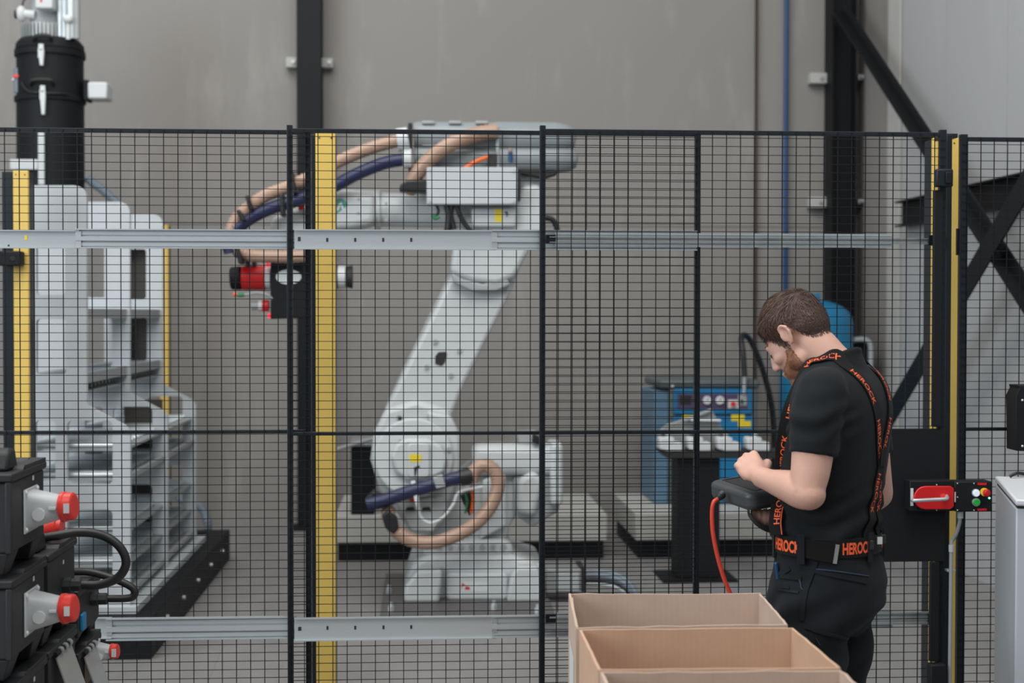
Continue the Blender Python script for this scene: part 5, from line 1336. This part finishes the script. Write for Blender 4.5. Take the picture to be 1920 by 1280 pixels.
def band_text(pts, N_, txt, s0, width, height, lift, flip=False, bold=.012, shift=0.0):
    vs, fs, w, h = text_geo(txt, 1.0, bold)
    cum = [0.0]
    for i in range(1, len(pts)): cum.append(cum[-1] + (pts[i] - pts[i - 1]).length)
    out = []
    for x, y in vs:
        u = x / w * width; vv = (y / h - .5) * height
        if flip: u = width - u; vv = -vv
        s = s0 + u; s = max(0, min(cum[-1] - 1e-5, s))
        i = max(k for k in range(len(cum)) if cum[k] <= s); i = min(i, len(pts) - 2)
        f = (s - cum[i]) / max(cum[i + 1] - cum[i], 1e-6)
        p = pts[i].lerp(pts[i + 1], f); n = N_[i].lerp(N_[i + 1], f).normalized(); t = (pts[i + 1] - pts[i]).normalized(); n = (n - t * n.dot(t)).normalized(); sd = t.cross(n)
        out.append(p + n * lift + sd * (-vv + shift))
    return MB().add(out, fs)
strapL = [P(.125, .098, 1.04), P(.125, .102, 1.15), P(.115, .104, 1.30), P(.08, .100, 1.43), P(.030, .096, 1.53), P(-.03, .092, 1.57), P(-.095, .080, 1.53), P(-.145, .055, 1.44), P(-.165, .030, 1.35), P(-.165, .004, 1.265), P(-.150, -.012, 1.20), P(-.140, -.030, 1.10), P(-.135, -.048, 1.03)]
strapR = [Vector(p) - Lv * (2 * (p - PB).dot(Lv)) for p in strapL]
for k, path in enumerate((strapL, strapR)):
    pts, N_ = band_frame(path, B_shirt, .002 if k == 0 else .0048)
    if k == 0:
        # the front run hangs free of the chest, turned towards the hall
        fr = [(W(1456, 1003, 3.85), 0), (W(1454, 975, 3.865), 0), (W(1460, 935, 3.892), 0), (W(1465, 885, 3.890), 0), (W(1467, 840, 3.855), 0), (W(1475, 790, 3.84), 0), (W(1488, 745, 3.845), 0)]
        j0 = min(range(len(pts)), key=lambda i: (pts[i] - P(.03, .096, 1.53)).length)
        F_ = resample(catmull([p for p, _ in fr] + [pts[j0]], 10), .008)
        nf = Vector((-.45, -.88, .05)).normalized(); nF = [nf.lerp(N_[j0], max(0, (i / len(F_) - .7) / .3)).normalized() for i in range(len(F_))]
        pts = F_ + pts[j0 + 1:]; N_ = nF + N_[j0 + 1:]
    st = obj('brace_strap', band(pts, N_, .036, .0024), 'webbing_black', person, smooth=30, label='black braces strap with orange lettering')
    L_tot = sum((pts[i + 1] - pts[i]).length for i in range(len(pts) - 1))
    s = .03
    while s < L_tot - .13:
        obj('lettering', band_text(pts, N_, 'HEROCK', s, .112, .017, .0030, flip=False, shift=.004), 'text_orange', st, smooth=None)
        s += .158
    C2 = pts[:int(len(pts) * .36)]
    sd = []
    for i, p in enumerate(C2):
        t_ = (pts[i + 1] - pts[max(i - 1, 0)]).normalized(); n_ = N_[i]; sd.append(p + t_.cross(n_).normalized() * .0155 * (1 if k == 0 else -1) + n_ * .0012)
    obj('orange_edge', band(sd, N_[:len(C2)], .002, .0018), 'text_orange', st, smooth=None)
pts, N_ = band_frame([P(-.17, .0, 1.295), P(-.17, 0, 1.265), P(-.17, 0, 1.235)], B_shirt, .0086, step=.01)
obj('cross_patch', band(pts, N_, .034, .0015), 'webbing_black', person, smooth=None, label='black leather patch where the braces cross')
for f, l in ((.118, .098), (.118, -.098), (-.128, -.045), (-.128, .045)):
    q, n = snap(P(f * 1.3, l, 1.035), B_shirt, .010)
    obj('brace_clip', MB().box(q.x - .008, q.x + .008, q.y - .006, q.y + .006, q.z - .015, q.z + .012), 'ink_black', person, bevel=.003)

# ---- belt
def belt_pt(a, z): return P(.0 + .142 * cos(a), .178 * sin(a), z)
NBT = 96
bp, bn = [], []
for k in range(NBT + 1):
    a = 2 * pi * k / NBT
    p = belt_pt(a, 1.028); n_ = (Fv * cos(a) / .142 + Lv * sin(a) / .178).normalized()
    bp.append(p); bn.append(n_)
belt = obj('belt', band(bp, bn, .051, .003), 'webbing_black', person, smooth=30, label='wide black belt with orange lettering')
Lb = sum((bp[i + 1] - bp[i]).length for i in range(NBT))
for k, frac in enumerate((.02, .145, .36, .54, .73, .88)):
    obj('lettering', band_text(bp, bn, 'HEROCK', frac * Lb, .104, .033, .0036, bold=.035), 'text_orange', belt, smooth=None)
def belt_loop(a, w=.022, z0=.985, z1=1.064, name='belt_loop'):
    p = [belt_pt(a, z) * 1.0 for z in (z0, (z0 + z1) / 2, z1)]; n_ = (Fv * cos(a) / .142 + Lv * sin(a) / .178).normalized()
    obj(name, band([q + n_ * .0042 for q in p], [n_] * 3, w, .003), 'trousers_black', trousers, smooth=None)
for a in (44, 90, 166, 205, 285): belt_loop(radians(a))
# belt end with metal tip
k0 = int(NBT * (.36)); seg_ = [p + n * .0046 for p, n in zip(bp[k0 - 8:k0 + 1], bn[k0 - 8:k0 + 1])]
seg_ = [q - Zv * (.0016 * i) for i, q in enumerate(seg_)]
obj('belt_end', band(seg_, bn[k0 - 8:k0 + 1], .050, .003), 'webbing_black', belt, smooth=30)
obj('metal_tip', band([q + n * .0006 for q, n in zip(seg_[-2:], bn[k0 - 1:k0 + 1])], bn[k0 - 1:k0 + 1], .052, .0035), 'bracket_grey', belt, smooth=None)
q = belt_pt(radians(176), 1.045); obj('size_tag', MB().box(q.x + .006, q.x + .020, q.y - .008, q.y - .005, q.z - .014, q.z + .006), 'plug_light', belt, smooth=None)

# ---- pocket seams and flaps on the trousers
def seam(pts, w=.006, th=.0025, m='trousers_black', name='pocket_seam', off=.0006, label=None):
    L_, N_ = band_frame(pts, B_tr, off, step=.012)
    return obj(name, band(L_, N_, w, th), m, trousers, smooth=30)
def tp(px, py): return W(px, py, 3.62)
def tray_(px, py):
    d = ray(px, py).normalized(); h = B_tr.ray_cast(CAM, d)
    return h[0] if h[0] else W(px, py, 3.78)
seam([tray_(*p) for p in ((1530, 1052), (1522, 1075), (1512, 1100), (1506, 1130), (1502, 1170))], .014, .003, name='side_seam')
seam([tray_(*p) for p in ((1440, 1066), (1460, 1077), (1485, 1082), (1510, 1084))], .012, .0035, name='pocket_edge')
seam([tray_(*p) for p in ((1437, 1096), (1455, 1102), (1480, 1108), (1500, 1110))], .006, .003, name='pocket_zip', m='sheet_black')
seam([tray_(*p) for p in ((1527, 1070), (1560, 1078), (1600, 1086), (1628, 1092))], .010, .003, name='pocket_edge')
seam([tray_(*p) for p in ((1528, 1066), (1565, 1070), (1605, 1076), (1630, 1080))], .003, .002, name='pocket_stitch', m='trouser_thread')
seam([tray_(*p) for p in ((1510, 1175), (1540, 1186), (1570, 1192), (1590, 1196))], .008, .003, name='cargo_flap_edge')
for z in (((1498, 1084), (1506, 1096), (1496, 1104), (1510, 1106)), ((1530, 1196), (1536, 1204), (1538, 1212))):
    seam([tray_(*p) for p in z], .0022, .0028, 'trouser_thread', 'bar_tack')
a = tray_(1459, 1064); n_ = Vector((-.2, -1, 0)).normalized()
top('pen', cyl(a + n_ * .004 + Zv * -.03, a + n_ * .008 + Zv * .012 + Vector((-.006, 0, 0)), .0055, 12).merge(MB().ball(a + n_ * .008 + Zv * .012 + Vector((-.006, 0, 0)), .0055, 12, 8)), 'pipe_blue', 'blue pen sticking out of the trouser pocket', 'pen')
# flap at the seat
q0 = tray_(1646, 1064)
obj('seat_flap', MB().prism([q0 + Vector((.0, .02, .01)), q0 + Vector((.022, .03, -.035)), q0 + Vector((.012, .03, -.03)), q0 + Vector((-.01, .02, .0))], (0, .05, 0)), 'trousers_black', trousers, bevel=.002)

# ---- hair and beard
def interp(tab, x):
    if x <= tab[0][0]: return tab[0][1]
    for (a, b), (c, d) in zip(tab, tab[1:]):
        if x <= c: return b + (d - b) * (x - a) / (c - a)
    return tab[-1][1]
HAIRLINE = [(-.12, -.046), (-.075, -.044), (-.052, -.034), (-.036, -.010), (-.026, .030), (-.012, .044), (.008, .040), (.014, .006), (.018, -.014), (.030, -.014), (.036, .012), (.050, .040), (.072, .056), (.12, .062)]
def cast_out(center, d):
    h = B_body.ray_cast(center + d * .22, -d)
    return h[0], h[1]
def shell(center, nt, npj, test, thick, seed):
    """cap grown on the head where test() holds"""
    vid = {}; vs = []; info = []
    grid = {}
    for i in range(nt + 1):
        for j in range(npj):
            th = pi * i / nt; ph = 2 * pi * j / npj
            dl = Vector((sin(th) * cos(ph), sin(th) * sin(ph), cos(th)))
            d = HX * dl.x + HL * dl.y + HZ * dl.z
            loc, n = cast_out(center, d)
            if loc is None: continue
            q = hl(loc)
            if abs(q.y) > .0765 and -.03 < q.x < .02 and -.03 < q.z < .045: continue    # ears
            m_ = test(q)
            if m_ > 0: grid[i, j] = (loc, n, m_, q)
    m = MB(); outer = {}
    for key, (loc, n, m_, q) in grid.items():
        t_ = thick(q) * min(1, m_ / .012)
        w = 1 + .35 * noise.noise(q * 55)
        outer[key] = len(m.v); m.v.append(loc + n * max(.0006, t_ * w))
    for i in range(nt):
        for j in range(npj):
            ks = [(i, j), (i + 1, j), (i + 1, (j + 1) % npj), (i, (j + 1) % npj)]
            if all(k in outer for k in ks): m.f.append(tuple(outer[k] for k in ks))
    return m, grid
def hair_test(q): return q.z - interp(HAIRLINE, q.x)
def hair_thick(q):
    topk = max(0, min(1, (q.z - .02) / .08)); return .0035 + .010 * topk
hs_m, hgrid = shell(H(-.01, 0, .035), 70, 110, hair_test, hair_thick, 1)
def strands(grid, thick, count, lens, comb, seed, width=.0009, jit=.35):
    rnd = random.Random(seed); keys = list(grid.keys()); m = MB()
    for _ in range(count):
        loc, n, mm, q = grid[keys[rnd.randrange(len(keys))]]
        # spread evenly in area
        if rnd.random() > abs(sin(pi * min(max(_ % 997 / 997, .05), .95))) + .4: pass
        e1 = Vector((rnd.uniform(-1, 1), rnd.uniform(-1, 1), rnd.uniform(-1, 1)))
        p = loc + (e1 - n * e1.dot(n)) * .0035 + n * (thick(q) * min(1, mm / .012) * rnd.uniform(.2, .85))
        g = comb(q); g = HX * g.x + HL * g.y + HZ * g.z
        cl = Vector((noise.noise(q * 38), noise.noise(q * 38 + Vector((7, 3, 1))), noise.noise(q * 38 + Vector((1, 9, 4)))))
        g = g + cl * .9 + Vector((rnd.uniform(-1, 1), rnd.uniform(-1, 1), rnd.uniform(-1, 1))) * jit
        g = (g - n * g.dot(n)).normalized()
        L = lens(q, rnd); s = g.cross(n).normalized() * width * rnd.uniform(.7, 1.4)
        lift = rnd.uniform(.10, .42)
        a = p; b = p + g * L * .5 + n * L * lift * .5; c = p + g * L + n * L * lift * .45
        i0 = len(m.v)
        m.v += [a - s, a + s, b - s * .8, b + s * .8, c]
        m.f += [(i0, i0 + 1, i0 + 3, i0 + 2), (i0 + 2, i0 + 3, i0 + 4)]
    return m
def raw(name, m, mt, parent, smooth, kind=None, label=None):
    me = bpy.data.meshes.new(name); me.from_pydata([p - PB for p in m.v], [], m.f)
    if smooth: me.shade_smooth()
    o = pobj(name, me, mt, parent, label)
    if kind: o['kind'] = kind
    return o
raw('hair', hs_m, 'hair_root', person, True, label='short brown hair')
def comb_hair(q):
    # whorl at the back of the crown: top runs forward, sides down and back
    t_ = max(0, min(1, (q.z - .04) / .06))
    side = Vector((-.35, math.copysign(.25, q.y), -1)); topd = Vector((1.0, .25, .15))
    if q.x < -.06: side = Vector((-.1, 0, -1))
    return side * (1 - t_) + topd * t_
raw('hair_strands', strands(hgrid, hair_thick, 15000, lambda q, r: (.010 + .020 * max(0, min(1, (q.z - .0) / .09))) * r.uniform(.6, 1.25), comb_hair, 3), 'hair_brown', person, False, 'stuff')
BEARD = [(-.01, -.2), (.012, -.060), (.016, -.020), (.030, -.016), (.040, -.034), (.060, -.046), (.085, -.046), (.13, -.046)]
def beard_test(q):
    if q.x < .010: return -1
    if q.z < -.118 + (.05 - q.x) * .35 - .0: return -1
    lower = q.z - (-.100 - (q.x - .0) * .28)
    up = interp(BEARD, q.x) - q.z
    if q.x > .086 and -.072 < q.z < -.050 and abs(q.y) < .024: return -1
    return min(up, lower)
def beard_thick(q): return .0030 + .004 * max(0, min(1, (q.x - .03) / .05)) + .003 * max(0, min(1, (-.07 - q.z) / .04))
bs_m, bgrid = shell(H(.02, 0, -.045), 70, 90, beard_test, beard_thick, 2)
raw('beard', bs_m, 'beard_ginger', person, True, label='short ginger beard')
raw('beard_strands', strands(bgrid, beard_thick, 6000, lambda q, r: .010 * r.uniform(.6, 1.3), lambda q: Vector((.2, 0, -1)), 5, .0004, .4), 'beard_ginger', person, False, 'stuff')
for s in (-1, 1):
    p = [H(.080 - .004 * abs(k), s * (.012 + .010 * k), .030 + .002 * (k > 1)) for k in range(4)]
    pts, N_ = band_frame(p, B_body, .001, step=.004); obj('eyebrow', band(pts, N_, .008, .002), 'beard_ginger', person, smooth=30)
    p = [H(.088, s * .018, .004), H(.086, s * .030, .002), H(.078, s * .042, .004)]
    pts, N_ = band_frame(p, B_body, .0004, step=.004); obj('eyelash', band(pts, N_, .0045, .002), 'eye_dark', person, smooth=30)

# ================================================================== TEACH PENDANT
t = pend = thing('teach_pendant', 'dark grey handheld robot controller with a red cable in the worker hands', 'controller', W(1395, 945, 4.05))
# slab: long axis goes from the far-left end towards the worker, thin axis tilted
e0 = W(1336, 916, 4.16); e1 = W(1400, 938, 3.98)          # left short edge (far end, near end)
wv = (e1 - e0); wl = wv.length; wv.normalize()
lv0 = Fv * -1.0; lv_ = (lv0 - wv * lv0.dot(wv)).normalized()  # towards the worker's body
lv_ = (lv_ + Zv * .02); lv_ = (lv_ - wv * lv_.dot(wv)).normalized()
nv = wv.cross(lv_).normalized(); nv = nv if nv.z > 0 else -nv
c0 = e0 - wv * .0; PWD, PLN, PTH = wl, .20, .050
def TP(a, b, c): return c0 + wv * a + lv_ * b + nv * c
def pslab(a0, a1, b0, b1, c0_, c1_, r):
    pts = []
    for cx, cy, s0 in ((a1 - r, b0 + r, -90), (a1 - r, b1 - r, 0), (a0 + r, b1 - r, 90), (a0 + r, b0 + r, 180)):
        for k in range(6): aa = radians(s0 + 90 * k / 5); pts.append(TP(cx + r * cos(aa), cy + r * sin(aa), c0_))
    return MB().prism(pts, nv * (c1_ - c0_))
obj('housing', pslab(-.02, PWD + .02, -.005, PLN, -.030, .022, .030), 'pendant_grey', t, bevel=.014, seg=4)
obj('screen', pslab(.02, PWD - .005, .03, PLN - .03, .0222, .0235, .006), 'pendant_dark', t, smooth=None)
obj('vent_slot', pslab(.006, .012, .03, PLN - .06, .0222, .0240, .002), 'ink_black', t, smooth=None)
obj('battery_cover', pslab(.03, PWD - .02, .05, PLN - .04, -.040, -.0305, .012), 'pendant_dark', t, bevel=.003)
g0 = TP(.10, -.006, -.008)
gd = (W(1340, 938, 4.03) - g0); 
obj('strain_relief', MB().tube(catmull([W(1354, 927, 4.055), W(1349, 931, 4.045), W(1345, 936, 4.04)], 4), [.013, .011, .0125, .010, .0115, .009, .0105, .008, .008], 12), 'pendant_dark', t)
obj('cable', hose([W(1346, 935, 4.04), W(1338, 942, 4.03), W(1335, 962, 4.03), W(1337, 1000, 4.03), W(1346, 1045, 4.03), W(1358, 1085, 4.03), W(1370, 1115, 4.03), W(1384, 1160, 4.02), W(1390, 1300, 4.0)], .0062, seg=12), 'cable_red', t)
obj('hand_strap', MB().ring_tube([[p + Vector((0, 0, .007)), p + Vector((.0, .026, .009)), p + Vector((.0, .026, -.005)), p - Vector((0, 0, .007))] for p in catmull([W(1405, 960, 4.0), W(1408, 969, 3.995), W(1418, 981, 3.99), W(1434, 991, 3.99), W(1450, 995, 3.995)], 6)]), 'pendant_dark', t, smooth=30)
